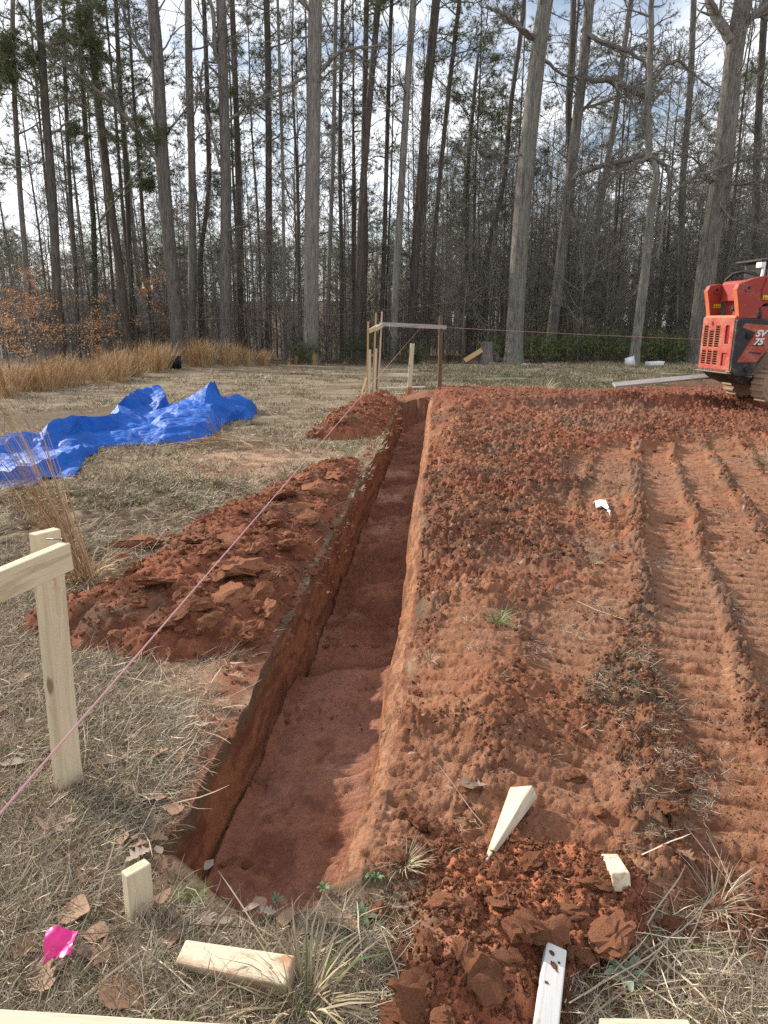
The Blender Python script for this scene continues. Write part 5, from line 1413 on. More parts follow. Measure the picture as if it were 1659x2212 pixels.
m_.base(m_.mix(0.8, m_.ramp(m_.rand(), [(0, (0.22, 0.12, 0.07)), (0.35, (0.33, 0.20, 0.12)), (0.75, (0.24, 0.175, 0.13)), (1, (0.40, 0.32, 0.25))]), m_.ramp(nn, [(0.3, 0.6), (0.7, 1.1)]), 'MULTIPLY'))
m_.rough(0.7, 0.25); M_leaf = m_.m
LEAF = [leaf_mesh(1500 + i, i % 2 == 0) for i in range(8)]
for l_ in LEAF: l_.materials.append(M_leaf)
rl = random.Random(15)
spots = [(125, 1792, 95), (160, 1985, 80), (205, 2030, 60), (378, 1762, 50), (45, 1478, 50), (190, 1900, 60), (90, 2130, 90), (268, 2165, 110), (215, 2080, 70), (370, 2050, 52), (245, 1650, 60), (300, 1860, 50), (320, 1740, 44), (30, 1660, 50),
         (450, 2000, 44), (620, 1995, 52), (560, 1970, 46), (1010, 1722, 44), (1030, 1710, 36), (120, 1330, 52), (465, 1495, 48), (480, 1530, 50), (760, 2010, 46), (325, 2090, 56), (80, 1930, 56), (500, 2130, 50), (345, 1640, 40), (510, 1470, 40), (1480, 1850, 40), (1400, 2140, 44), (150, 1700, 44),
         (280, 1715, 46), (352, 1955, 44), (60, 2060, 60), (660, 2030, 40), (445, 1700, 40), (880, 1310, 24), (960, 1500, 26)]
for i in range(70): spots.append((rl.uniform(-20, 620), rl.uniform(1500, 2200), rl.uniform(14, 40)))
for px, py, s in spots:
    v = on_ground(px, py, 0.026)
    t_, w_ = to_tw(v.x, v.y)
    if W_L - .03 < w_ < W_R and t_ > T_L: continue
    sz = s / FPX * Vector((v.x, v.y, v.z - CAM_H)).length
    link("leaf", LEAF[rl.randrange(8)], None, ground, v, (rl.uniform(-.35, .35), rl.uniform(-.35, .35), rl.uniform(0, 6.28)), sz)

# ================================================================== BLUE TARP
def build_tarp():
    from mathutils.geometry import delaunay_2d_cdt
    R = random.Random(1600)
    D_ = lambda x, y: (x * 0.358, 810 + y * 0.358)
    pts, hs, E = [], [], []
    def pt(x, y, h, back=0.0, hb=None):
        p = at_plane(*D_(x, y), h)
        if back: d = Vector((p.x, p.y)).normalized() * back; p.x += d.x; p.y += d.y
        pts.append((p.x, p.y)); hs.append(h if hb is None else hb)
        return len(pts) - 1
    def line(L):
        ids = [pt(*q) for q in L]
        for a, b in zip(ids, ids[1:]): E.append((a, b))
        return ids
    R1 = [(-120, 375, .28), (0, 365, .28), (130, 350, .28), (240, 345, .26), (290, 300, .36), (350, 265, .42), (480, 245, .42), (560, 243, .39), (640, 240, .38), (720, 228, .36)]
    DM = [(712, 175, .42), (750, 135, .50), (800, 105, .55), (860, 85, .58), (905, 75, .60), (975, 80, .58), (992, 130, .48), (1015, 178, .34)]
    MR = [(985, 212, .30), (1060, 165, .38), (1120, 140, .42), (1180, 130, .42)]
    EAR = [(1215, 95, .54), (1250, 65, .64), (1290, 33, .72), (1297, 62, .62), (1290, 112, .46)]
    M2 = [(1330, 125, .42), (1400, 128, .38), (1450, 130, .36), (1500, 150, .30), (1530, 170, .20)]
    i1 = line(R1); i2 = line(DM); i3 = line(MR + EAR + M2); E.append((i1[-1], i2[0])) if False else None
    line([(-120, 480, .10), (0, 470, .10), (150, 432, .14), (260, 412, .16), (400, 362, .22), (560, 335, .18), (760, 305, .20), (900, 290, .18), (985, 262, .24), (1060, 240, .28), (1180, 225, .30), (1270, 200, .30), (1400, 215, .20), (1490, 215, .14)])
    line([(450, 390, .18), (560, 360, .16), (700, 345, .17), (830, 328, .17), (1000, 318, .20), (1130, 300, .22), (1270, 285, .18)])
    line([(-120, 530, .08), (0, 520, .08), (120, 500, .08), (260, 470, .09), (370, 444, .10)])
    line([(-120, 610, .15), (0, 590, .15), (150, 555, .15), (330, 500, .16), (450, 455, .16), (530, 425, .12)])
    line([(-120, 655, .06), (0, 645, .06), (150, 625, .05), (300, 570, .06), (430, 530, .06)])
    line([(1275, 175, .36), (1290, 215, .28), (1310, 255, .16)])
    line([(760, 225, .26), (850, 232, .24), (930, 215, .27)]); line([(820, 150, .44), (835, 190, .33)]); line([(900, 130, .46), (905, 170, .36)])
    line([(1080, 190, .36), (1150, 200, .32), (1230, 165, .38)]); line([(1350, 170, .30), (1420, 175, .26), (1480, 180, .22)])
    edge = [pt(x, y, h, 0.24, 0.02) for x, y, h in R1[:8]] + [pt(x, y, h, 0.22, 0.02) for x, y, h in ((690, 200, .36),) + tuple(DM[1:6])] + [pt(x, y, h, 0.26, 0.02) for x, y, h in [(1060, 165, .38), (1180, 130, .42), (1330, 125, .42), (1400, 128, .38), (1500, 150, .30)]]
    edge += [pt(x, y, .02) for x, y in [(1552, 205), (1545, 235), (1520, 264), (1470, 268), (1425, 270), (1345, 302), (1315, 345), (1280, 365), (1220, 388), (1160, 404), (1080, 410), (1000, 414), (860, 418), (720, 425), (620, 432), (565, 480), (530, 507), (500, 548), (460, 612), (400, 618), (330, 628), (265, 628), (200, 668), (120, 706), (60, 704), (0, 697), (-120, 704)]]
    for a, b in zip(edge, edge[1:] + edge[:1]): E.append((a, b))
    loop = [Vector(pts[i]) for i in edge]
    res = delaunay_2d_cdt([Vector(p) for p in pts], E, [edge], 1, 1e-5)
    vo, fo, ov = res[0], res[2], res[3]
    bm = bmesh.new(); bv = []
    gx = surf(np.array([p.x for p in vo]), np.array([p.y for p in vo]), None, False)
    for k, p in enumerate(vo):
        h = hs[ov[k][0]] if ov[k] else hs[min(range(len(pts)), key=lambda q: (pts[q][0] - p.x) ** 2 + (pts[q][1] - p.y) ** 2)] * .8
        bv.append(bm.verts.new((p.x, p.y, gx[k] + h)))
    for f in fo:
        try: bm.faces.new([bv[i] for i in f])
        except ValueError: pass
    bmesh.ops.triangulate(bm, faces=list(bm.faces))
    bmesh.ops.subdivide_edges(bm, edges=list(bm.edges), cuts=3, smooth=0.25, smooth_falloff='LINEAR', use_grid_fill=True)
    bmesh.ops.triangulate(bm, faces=list(bm.faces))
    bmesh.ops.subdivide_edges(bm, edges=[e for e in bm.edges if e.calc_length() > 0.05], cuts=2, use_grid_fill=True)
    bmesh.ops.triangulate(bm, faces=list(bm.faces))
    for v_ in bm.verts:
        c = v_.co
        v_.co.z += 0.042 * (abs(mnoise.noise((c.x * 3.2, c.y * 3.6, 3))) * 2 - .6) + 0.010 * (abs(mnoise.noise((c.x * 8.5, c.y * 8.5, 13))) * 2 - .5) + 0.004 * mnoise.noise((c.x * 11, c.y * 11, 9))
        v_.co.x += 0.012 * mnoise.noise((c.x * 9, c.y * 9, 21)); v_.co.y += 0.012 * mnoise.noise((c.x * 9, c.y * 9, 31))
    me = bm_mesh("blue_tarp", bm, True)
    me.set_sharp_from_angle(angle=math.radians(16))
    m = NT("tarp_plastic")
    n1 = m.noise(m.coords('Object'), 2.2, 5, 0.6); n2 = m.noise(m.coords('Object'), 9, 5, 0.65)
    c = m.ramp(n1, [(0.3, (0.003, 0.070, 0.34)), (0.7, (0.007, 0.125, 0.53))])
    c = m.mix(m.ramp(n2, [(0.60, 0.0), (0.74, 0.22)]), c, (0.14, 0.30, 0.66))
    c = m.mix(m.ramp(m.noise(m.coords('Object'), 1.1, 5, 0.7), [(0.62, 0.0), (0.74, 0.35)]), c, (0.36, 0.27, 0.18))
    m.base(c); m.rough(m.ramp(n2, [(0.3, 0.52), (0.7, 0.70)]), 0.3)
    vo_ = m.n('ShaderNodeTexVoronoi'); vo_.feature = 'DISTANCE_TO_EDGE'; vo_.inputs['Scale'].default_value = 5.5
    m.l(m.coords('Object', (1.0, 1.6, 1.3)), vo_.inputs['Vector'])
    m.bump(m.math('ADD', m.math('MULTIPLY', n2, 0.9), m.math('MULTIPLY', m.ramp(vo_.outputs['Distance'], [(0.0, 0.0), (0.25, 1.0)]), 0.5)), 0.5, 0.03)
    o = link("blue_tarp", me, m.m)
    sm = o.modifiers.new("thickness", 'SOLIDIFY'); sm.thickness = 0.002
    tag(o, "crumpled bright blue plastic tarp lying in a heap on the dry lawn", "tarp")
build_tarp()

# ================================================================== TIMBER
M_pine_new = mat_wood("new_pine", (0.66, 0.56, 0.39), (0.52, 0.41, 0.25), (0.45, 0.24, 0.10), 0.0)
M_pine_pale = mat_wood("pale_pine", (0.60, 0.52, 0.39), (0.42, 0.33, 0.22), None, 0, True)
M_pine_pink = mat_wood("pinkish_pine", (0.62, 0.48, 0.36), (0.50, 0.36, 0.25), None, 0, False)
M_pine_gold = mat_wood("golden_pine", (0.52, 0.34, 0.17), (0.38, 0.22, 0.10), None, 0, False)
M_pine_old = mat_wood("weathered_grey_board", (0.40, 0.375, 0.34), (0.24, 0.22, 0.20), (0.55, 0.47, 0.36), 0.03)
M_pine_brown = mat_wood("dark_brown_post", (0.17, 0.105, 0.062), (0.085, 0.052, 0.034), (0.42, 0.22, 0.09), -0.08)
M_pine_white = mat_wood("white_painted_wood", (0.66, 0.64, 0.61), (0.56, 0.54, 0.50), (0.33, 0.14, 0.08), 0.0, False)
M_pine_dirty = mat_wood("clay_smeared_pine", (0.68, 0.59, 0.43), (0.56, 0.45, 0.29), (0.42, 0.21, 0.11), 0.09, False)
M_stake_clay = mat_wood("clay_stained_stake", (0.42, 0.18, 0.07), (0.30, 0.12, 0.05), None, 0, False)
M_nail = mat_plain("steel_nail", (0.16, 0.16, 0.17), 0.4, 0.5, 0.2, 30, 0, 0.8)
def stick(name, p0, p1, w, t, mat, parent=None, side=None, roll=0.0, bev=0.003, taper=None):
    """a sawn board from p0 to p1, w along 'side', t across; taper = (w1, t1) at p1"""
    p0, p1 = Vector(p0), Vector(p1); L = (p1 - p0).length
    bm = bmesh.new(); bmesh.ops.create_cube(bm, size=1)
    for v in bm.verts:
        e = v.co.x > 0
        ww, th = (taper if (taper and e) else (w, t))
        v.co = ((v.co.x + .5) * L, v.co.y * ww, v.co.z * th)
    bevel_all(bm, bev, 2)
    o = link(name, bm_mesh(name, bm), mat)
    orient(o, p0, p1, roll, side)
    if parent is not None:
        mw = o.matrix_world.copy(); o.parent = parent
        o.matrix_basis = parent.matrix_basis.inverted() @ mw
    return o
def cyl_between(name, p0, p1, r, mat, parent=None, k=8):
    o = link(name, None or tube_me(name, [tuple(p0), tuple((Vector(p0) + Vector(p1)) / 2), tuple(p1)], r, k), mat)
    if parent is not None:
        o.parent = parent; o.matrix_basis = parent.matrix_basis.inverted()
    return o

# ---- near batter board: post and crossboard in the left foreground
pb = at_plane(147, 1700); pb = on_ground(147, 1704)
ptop = at_dist(97, 1147, pb.y + 0.012)
nb = empty("batter_board", pb, 0, "new pale pine post with a crossboard nailed near its top, in the left foreground", "batter board")
wide = Vector((math.cos(math.radians(58)), math.sin(math.radians(58)), 0))        # direction of the post's wide face
stick("post", pb - Vector((0, 0, 0.12)), ptop, 0.089, 0.038, M_pine_new, nb, wide)
# crossboard: on the post's camera side, running to the left and towards the camera
e_r = at_dist(146, 1200, ptop.y - 0.10)
e_l = at_dist(-60, 1310, ptop.y - 0.42); e_l.z = e_r.z - 0.012
dirb = (e_r - e_l).normalized()
cross = stick("crossboard", e_l - dirb * 0.9, e_r, 0.089, 0.038, M_pine_new, nb, Vector((0, 0, 1)))
for px, py in ((228 * .54, 2208 * .54), (233 * .54, 2236 * .54)):
    p = at_dist(px, py, e_r.y - 0.05); cyl_between("nail", p, p + Vector((0.01, 0.03, 0)), 0.004, M_nail, nb)
p = at_dist(101, 1164, ptop.y - 0.085); q_ = at_dist(134, 1166, ptop.y - 0.10)
cyl_between("nail", p, q_, 0.0022, M_nail, nb); cyl_between("nail_head", q_, q_ + (q_ - p).normalized() * 0.003, 0.005, M_nail, nb)
# ---- the pale board end right under the camera, bottom left, and the wood at the bottom right
a_ = at_z(-60, 2192, 0.72); b_ = at_z(392, 2222, 0.72)
o = stick("board", a_ - (b_ - a_).normalized() * .3, b_ + (b_ - a_).normalized() * 0.25 + Vector((0, 0, 0)), 0.06, 0.089, M_pine_pale, None, Vector((0, -1, 0)))
o.location += Vector((0, -0.03, -0.03)); tag(o, "pale board edge close to the camera at the bottom left corner", "board")
c_ = at_z(1385, 2212, 0.35)
o = stick("board", c_ + Vector((-0.075, -0.012, -0.02)), c_ + Vector((0.09, -0.015, -0.02)), 0.05, 0.04, M_pine_dirty, None, Vector((0, -1, 0)), 0.1)
tag(o, "pale yellowish wood end close to the camera at the bottom right edge", "board")

# ---- stakes and wedges in the front
def foot(px, py): return on_ground(px, py)
b0 = foot(303, 1975); tp = at_dist(294, 1873, b0.y + 0.01)
d_ = (tp - b0).normalized()
st = stick("wooden_stake", b0 - d_ * 0.10, tp, 0.072, 0.036, M_pine_new, None, Vector((math.cos(math.radians(48)), math.sin(math.radians(48)), 0)), 0, 0.004)
tag(st, "short square pine stake standing in the grass at the trench's near left corner", "stake")
# fallen wedge left of the straw tuft
p0, p1 = on_ground(394, 2092, 0.05), on_ground(632, 2150, 0.05)
o = stick("wooden_wedge", p0, p1, 0.060, 0.022, M_pine_dirty, None, Vector((0, 1, 0.25)), 0, 0.006, (0.072, 0.085))
tag(o, "clay smeared wooden wedge lying in the dry grass, its end under a straw tuft", "wedge")
# pointed stake on the clay heap
p0, p1 = at_plane(1050, 1862), at_plane(1130, 1730)
zh = lambda v: float(hC(np.array([v.x]), np.array([v.y]))[0][0])
p0.z = zh(p0) + 0.012; p1 = on_ground(1130, 1740); p1.z = max(p1.z, zh(p1)) + 0.055
p0 = at_plane(1050, 1862, p0.z - SLOPE * p0.y)
o = stick("wooden_stake", p1, p0, 0.088, 0.05, M_pine_pale, None, Vector((1, 0.3, 0.1)), 0.35, 0.004, (0.012, 0.012))
tag(o, "pointed pale wooden stake lying on the broken clay, tip towards the viewer", "stake")
p0 = on_ground(1338, 1948, 0.065); p1 = on_ground(1330, 1905, 0.065)
o = stick("wooden_stake", p0, p1 + Vector((0, 0.06, -0.05)), 0.05, 0.052, M_pine_dirty, None, Vector((1, 0, 0.15)), 0.1, 0.004)
tag(o, "cut end of a wooden stake poking out of the clay at the right", "stake")
p0 = on_ground(1195, 2105, 0.075); p1 = at_plane(1165, 2330, 0.11)
o = stick("wooden_stake", p0, p1, 0.052, 0.035, M_pine_white, None, Vector((1, 0.1, 0.0)), -0.25, 0.004)
tag(o, "white painted stake spotted with clay at the bottom edge", "stake")
rs_ = random.Random(12)
for f, yy, s in ((.10, -.010, .018), (.165, .010, .009), (.215, -.002, .020), (.25, .006, .008), (.40, -.014, .013)):
    c = bpy.data.objects.new("clay_spot", CLOD[rs_.randrange(10)]); COL.objects.link(c); c.parent = o
    c.location = (f * (p1 - p0).length * .9, yy, .0185); c.scale = (s * rs_.uniform(.8, 1.7), s, s * .35); c.rotation_euler = (0, 0, rs_.uniform(0, 6))

# ---- pink marking flag
pf = [on_ground(*p, 0.055) for p in ((108, 2052), (173, 2046), (160, 2102), (98, 2112))]
fe = empty("marking_flag", pf[0], 0, "bright pink marking flag lying in the dry grass on its wire", "flag")
V = []; nU, nV = 12, 10
for j in range(nV + 1):
    for i in range(nU + 1):
        u, v = i / nU, j / nV
        p = (pf[0] * (1 - u) + pf[1] * u) * (1 - v) + (pf[3] * (1 - u) + pf[2] * u) * v
        p = p + Vector((0, 0, 0.012 * math.sin(u * 5 + v * 4) + 0.008 * mnoise.noise(Vector((u * 5, v * 5, 1))) + 0.01 - 0.01 * v))
        if j == nV: p += Vector((0, 0.012 * math.sin(u * 6.0), 0))
        V.append(p - pf[0])
q = [(j * (nU + 1) + i, j * (nU + 1) + i + 1, (j + 1) * (nU + 1) + i + 1, (j + 1) * (nU + 1) + i) for j in range(nV) for i in range(nU)]
m_ = NT("pink_flag"); nn = m_.noise(m_.coords('Object'), 40, 3)
m_.base(m_.mix(nn, (0.72, 0.02, 0.20), (0.85, 0.06, 0.32))); m_.rough(0.4, 0.4)
link("flag_sheet", mesh_np("flag_sheet", V, [q]), m_.m, fe)
wp = [on_ground(112, 2051, 0.045), on_ground(250, 2040, 0.04), on_ground(420, 2030, 0.05), on_ground(560, 2026, 0.03)]
link("wire", tube_me("wire", [tuple(p - pf[0]) for p in wp], 0.0014, 6), mat_plain("rusty_wire", (0.10, 0.06, 0.045), 0.6), fe)
# ---- white scrap on the clay
r_ = random.Random(8); V, q = [], []
sp = [(1284, 1095), (1296, 1094), (1308, 1100), (1316, 1108), (1314, 1116)]
c0 = on_ground(1300, 1102)
for i, (px, py) in enumerate(sp):
    for s in (-1, 0, 1):
        p = on_ground(px + s * (3 if i in (0, 4) else 2), py + s * (5 + (i == 2) * 3), 0.02 + 0.03 * r_.random()); V.append(p - c0)
q = [(3 * i + k, 3 * i + k + 1, 3 * i + k + 4, 3 * i + k + 3) for i in range(4) for k in (0, 1)]
o = link("plastic_scrap", mesh_np("plastic_scrap", V, [q], False), mat_plain("white_plastic", (0.82, 0.83, 0.85), 0.5), None, c0)
sm = o.modifiers.new("t", 'SOLIDIFY'); sm.thickness = 0.006
tag(o, "crumpled white plastic scrap on the tracked clay", "scrap")

# ---- far corner batter boards
Yb = at_plane(880, 850).y
def vpost(name, bx, by, tx, ty, Y, w, t, mat, parent, side=(1, 0, 0), sink=0.35, taper=None):
    p0, p1 = at_dist(bx, by, Y), at_dist(tx, ty, Y)
    d = (p1 - p0).normalized()
    return stick(name, p0 - d * sink, p1, w, t, mat, parent, Vector(side), 0, 0.003, taper)
Z2 = lambda x, y: (1400 + x / 3.318) * 0.54
ZY = lambda y: (1200 + y / 3.318) * 0.54
cb = empty("batter_board", at_dist(880, 850, Yb + .6), 0, "corner batter boards at the far end of the trench, posts with a long grey crossboard", "batter board")
yb0 = Yb + 0.5
vpost("post", Z2(1190, 0), ZY(1120), Z2(1207, 0), ZY(218), yb0, 0.10, 0.07, M_pine_brown, cb, (1, .1, 0))
vpost("post", Z2(383, 0), ZY(1040), Z2(425, 0), ZY(155), yb0 + 0.25, 0.045, 0.09, M_pine_pink, cb)
vpost("post", Z2(318, 0), ZY(860), Z2(347, 0), ZY(168), yb0 + 0.9, 0.05, 0.09, M_pine_gold, cb, (1, 0, 0), 0.7)
vpost("post", Z2(230, 0), ZY(1040), Z2(243, 0), ZY(285), yb0 - 0.2, 0.048, 0.09, M_pine_gold, cb)
def dboard(name, x0, y0, x1, y1, Y0, Y1, w, t, mat, parent, side=(0, 0, 1)):
    return stick(name, at_dist(x0, y0, Y0), at_dist(x1, y1, Y1), w, t, mat, parent, Vector(side), 0, 0.003)
dboard("crossboard", Z2(388, 0), ZY(318), Z2(1282, 0), ZY(365), yb0 + 0.12, yb0 - 0.12, 0.105, 0.042, M_pine_old, cb)
dboard("crossboard", Z2(262, 0), ZY(412), Z2(372, 0), ZY(352), yb0 - 0.35, yb0 + 0.55, 0.11, 0.04, M_pine_pale, cb)
dboard("crossboard", Z2(345, 0), ZY(385), Z2(450, 0), ZY(322), yb0 - 0.30, yb0 + 0.20, 0.105, 0.04, M_pine_pale, cb)
dboard("brace", Z2(222, 0), ZY(1030), Z2(150, 0), ZY(1265), yb0 - 0.2, yb0 - 0.9, 0.05, 0.04, M_pine_gold, cb, (1, 0, 0))
o = vpost("wooden_stake", Z2(255, 0), ZY(1290), Z2(266, 0), ZY(658), yb0 - 0.9, 0.062, 0.025, M_pine_pale, None, (1, 0, 0), 0.4); tag(o, "white stake at the trench end, leftmost and nearest of the short ones", "stake")
o = vpost("wooden_stake", Z2(322, 0), ZY(1195), Z2(352, 0), ZY(645), yb0 - 0.4, 0.05, 0.03, M_pine_pale, None, (1, 0, 0), 0.4); tag(o, "white stake leaning right, second of the short ones from the left", "stake")
o = vpost("wooden_stake", Z2(355, 0), ZY(1150), Z2(367, 0), ZY(795), yb0 + 0.1, 0.04, 0.04, M_pine_brown, None, (1, 0, 0), 0.4); tag(o, "dark short stake half hidden behind a white stake at the batter boards", "stake")
ms = empty("wooden_stake", at_dist(Z2(787, 0), ZY(1270), Yb - 0.25), 0, "pale upright stake alone at the head of the trench, its foot stained orange", "stake")
vpost("upper_stake", Z2(791, 0), ZY(1158), Z2(828, 0), ZY(578), Yb - 0.25, 0.112, 0.035, M_pine_pale, ms, (1, .15, 0), 0.0)
vpost("stained_foot", Z2(783, 0), ZY(1290), Z2(791, 0), ZY(1157), Yb - 0.25, 0.112, 0.035, M_stake_clay, ms, (1, .15, 0), 0.35)
o = dboard("board", Z2(372, 0), ZY(1108), Z2(1000, 0), ZY(1096), Yb + 1.2, Yb + 1.35, 0.09, 0.03, M_pine_white, None, (0, 1, 0)); o.location.z = H(o.location.x, o.location.y) + 0.05
tag(o, "long white board lying on the lawn behind the upright middle stake", "board")
# strings
M_string = mat_plain("pink_string", (0.66, 0.36, 0.37), 0.7, 0.2, 0.1)
M_string_b = mat_plain("brown_string", (0.25, 0.15, 0.10), 0.8, 0.2, 0.1)
def string(name, pts, r, mat, label, cat="string"):
    P = [Vector(p) for p in pts]; c = P[0].copy()
    return tag(link(name, tube_me(name, [tuple(p - c) for p in P], r, 6), mat, None, c), label, cat)
sa = at_dist(Z2(965, 0), ZY(335), yb0 - 0.10); sb = at_dist(0, 1758, 0.44)
sb2 = sb + (sb - sa) * 0.06
string("string_line", [sa, (sa + sb2) / 2 - Vector((0, 0, 0.0)), sb2], 0.0010, M_string, "pink string stretched from the corner batter boards down to the picture's lower left")
string("string_line", [at_dist(Z2(1282, 0), ZY(366), yb0 - .1), at_dist(1250, 722, yb0), at_dist(1600, 737, yb0 + 0.1)], 0.003, M_string, "red string running right from the dark post to behind the red loader")
for i, (x0, y0, pts, lab) in enumerate([(525, 320, [(528, 385), (545, 440), (566, 500)], "loose string end hanging from the left part of the grey crossboard"), (966, 335, [(968, 365), (970, 400)], "short string tail hanging from the knot on the grey crossboard")]):
    string("string_end", [at_dist(Z2(x0, 0), ZY(y0), yb0 - .16)] + [at_dist(Z2(a, 0), ZY(b), yb0 - .16) for a, b in pts], 0.004, M_string, lab)
string("string_line", [on_ground(-20, 1402, 0.10), on_ground(140, 1330, 0.12), on_ground(300, 1256, 0.16)], 0.0022, M_string_b, "thin brown string low over the ground behind the pale post")
string("overhead_wire", [at_dist(120, 706, 34), at_dist(370, 692, 33.5), at_dist(756, 678, 33), at_dist(1095, 640, 33)], 0.006, M_string_b, "faint thin wire crossing in front of the woods above the tall grass", "wire")

# ---- bits along the wood's edge
kx = lambda x: (1750 + x / 1.58) * 0.54
ky = lambda y: (1250 + y / 1.58) * 0.54
sY = 37.3
sb_ = at_dist(kx(305), ky(300), sY); sb_.z = H(sb_.x, sb_.y)
se = empty("tree_stump", sb_, 0, "grey broken tree stump at the edge of the woods, propping a plank", "stump")
m1 = MB(); rr_ = random.Random(4)
at_ = trunk_tube(m1, [np.array([0, 0, -.2]), np.array([0, 0, .4]), np.array([0.02, 0, 1.0])], [.40, .36, .33], 12, 5, 1.2, 10)
for i in range(12):
    a = i * 6.283 / 12
    m1.add([(0.33 * math.cos(a) + .02, 0.33 * math.sin(a), 0.98), (0.33 * math.cos(a + .52) + .02, 0.33 * math.sin(a + .52), 0.98), (0.02, 0, 1.0 + 0.06 * rr_.random()), (0.3 * math.cos(a + .26), 0.3 * math.sin(a + .26), 1.0 + 0.12 * rr_.random())], None, [(0, 1, 3), (0, 3, 2), (3, 1, 2)])
link("stump_body", m1.mesh("stump_body"), M_bark_grey, se)
m1 = MB(); m1.tube([(0.52, -.1, -.1), (0.55, -.1, .3), (0.56, -.08, .48)], [.2, .18, .08], 8, True); m1.tube([(0.80, 0, -.1), (0.82, 0, .2), (0.83, 0, .26)], [.12, .1, .06], 7, True)
link("root_flare", m1.mesh("root_flare"), M_bark_dark, se)
o = dboard("plank", kx(172), ky(305), kx(295), ky(230), sY - 0.5, sY - 0.2, 0.26, 0.06, M_pine_gold, None, (0, .6, .8)); tag(o, "brown plank leaning against the broken stump", "plank")
b0 = at_dist(1360, 790, 34.5); b0.z = H(b0.x, b0.y) + 0.16
bk = empty("bucket", b0, 0.4, "white plastic bucket tipped over at the foot of the half dead trunk", "bucket")
bm = bmesh.new(); bmesh.ops.create_cone(bm, cap_ends=True, segments=20, radius1=0.22, radius2=0.27, depth=0.42)
top = max(bm.faces, key=lambda f: f.calc_center_median().z); bmesh.ops.delete(bm, geom=[top], context='FACES_ONLY')
M_white = mat_plain("white_bucket_plastic", (0.80, 0.80, 0.79), 0.5, 0.4, 0.08)
bo = link("bucket_body", bm_mesh("bucket_body", bm, True), M_white, bk, None, (math.radians(80), 0, 0.8)); bo.modifiers.new("t", 'SOLIDIFY').thickness = 0.012
m1 = MB(); m1.tube([(0.28 * math.cos(a), 0.28 * math.sin(a), 0.19) for a in np.linspace(0, 6.283, 21)], 0.015, 6); link("rim", m1.mesh("rim"), M_white, bk, None, (math.radians(80), 0, 0.8))
b0 = at_dist(1413, 796, 34.2); b0.z = H(b0.x, b0.y)
o = link("plastic_tray", prism_me("plastic_tray", [(-.36, 0), (.34, 0.02), (.42, .22), (-.40, .20)], -.2, .2, 'y', 0.03), M_white, None, b0, (0, 0, .2)); tag(o, "low white plastic tray lying right of the half dead trunk", "tray")
M_rag = mat_plain("pale_blue_plastic", (0.45, 0.50, 0.56), 0.5, 0.4, 0.3, 6)
for i, (px, lab) in enumerate([(1135, "pale grey blue plastic sheet crumpled at the right foot of the thick pale trunk"), (1178, "smaller grey plastic scrap right of the crumpled sheet near the thick pale trunk")]):
    b0 = at_dist(px, 778, 35.5); b0.z = H(b0.x, b0.y) - 0.03
    me = clod_mesh("plastic_sheet", 1700 + i, 0.35, 2, 0.5); me.materials.append(M_rag)
    tag(link("plastic_sheet", me, None, None, b0, (0, 0, i), (1.0 - .3 * i, .6, .55)), lab, "plastic sheet")
b0 = at_dist(375, 800, 31.5); b0.z = H(b0.x, b0.y)
bs = empty("silt_fence", b0, 0.1, "short piece of black sheet standing between the tall grass clumps", "silt fence")
V = [(-.35 + .7 * i / 10, .05 * math.sin(i * 1.9), z) for z in (0, .3, .56) for i in range(11)]
q = [(j * 11 + i, j * 11 + i + 1, (j + 1) * 11 + i + 1, (j + 1) * 11 + i) for j in range(2) for i in range(10)]
ob = link("sheet", mesh_np("sheet", V, [q]), mat_plain("black_sheet", (0.018, 0.018, 0.022), 0.6), bs); ob.modifiers.new("t", 'SOLIDIFY').thickness = .01
link("support_stake", box_me("support_stake", -.02, .02, .075, .115, -.2, .75), M_pine_gold, bs)
# grey plank between bank and loader
p0 = at_dist(1326, 832, 14.6); p1 = at_dist(1535, 812, 14.9)
o = stick("plank", p0, p1 + (p1 - p0) * .25, 0.16, 0.045, M_pine_old, None, Vector((0, 1, 0.45)), 0, .004); tag(o, "long grey plank lying on the soil bank, its right end under the loader", "plank")

# ---- house seen through the trees
def house():
    hx = at_dist(150, 700, 62); gz = float(far_base(np.array([hx.x]), np.array([62.0]))[0])
    e = empty("house", (hx.x, 62, gz), math.radians(8), "grey house with a wide dark roof half hidden behind the trees at the left", "house")
    Mw = mat_plain("house_siding", (0.36, 0.34, 0.31), 0.8, .3, .1, 3); Mr = mat_plain("house_roof", (0.20, 0.19, 0.185), 0.9, .2, .15, 4); Mt = mat_plain("white_trim", (0.75, 0.75, 0.73), .6)
    link("wall", box_me("wall", -7, 8, 0, 7, -1, 3.0), Mw, e)
    rf = link("roof", prism_me("roof", [(-.6, 2.9), (3.5, 6.2), (7.6, 2.9), (7.6, 2.7), (-.6, 2.7)], -7.6, 8.6, 'x'), Mr, e)
    link("chimney", box_me("chimney", 1.2, 2.2, 2.0, 2.9, 4, 7.2), Mt, rf)
    Mg = mat_plain("window_glass", (0.05, 0.06, 0.08), .1, .6)
    for x in (-4.6, 0.6, 4.6):
        f = link("window", box_me("window", x - .6, x + .6, -.06, .02, .9, 2.3), Mt, e); link("pane", box_me("pane", x - .5, x + .5, -.08, -.05, 1.0, 2.2), Mg, f)
    g = link("garage_door", box_me("garage_door", -6.9, -5.4 - .2, -.08, .03, -1, 1.6), Mt, e)
    for i in range(4): link("pane", box_me("pane", -6.75 + .26 * i, -6.57 + .26 * i, -.10, -.075, .9, 1.2), Mg, g)
house()

_prism, _cyl = prism_me, cyl_me
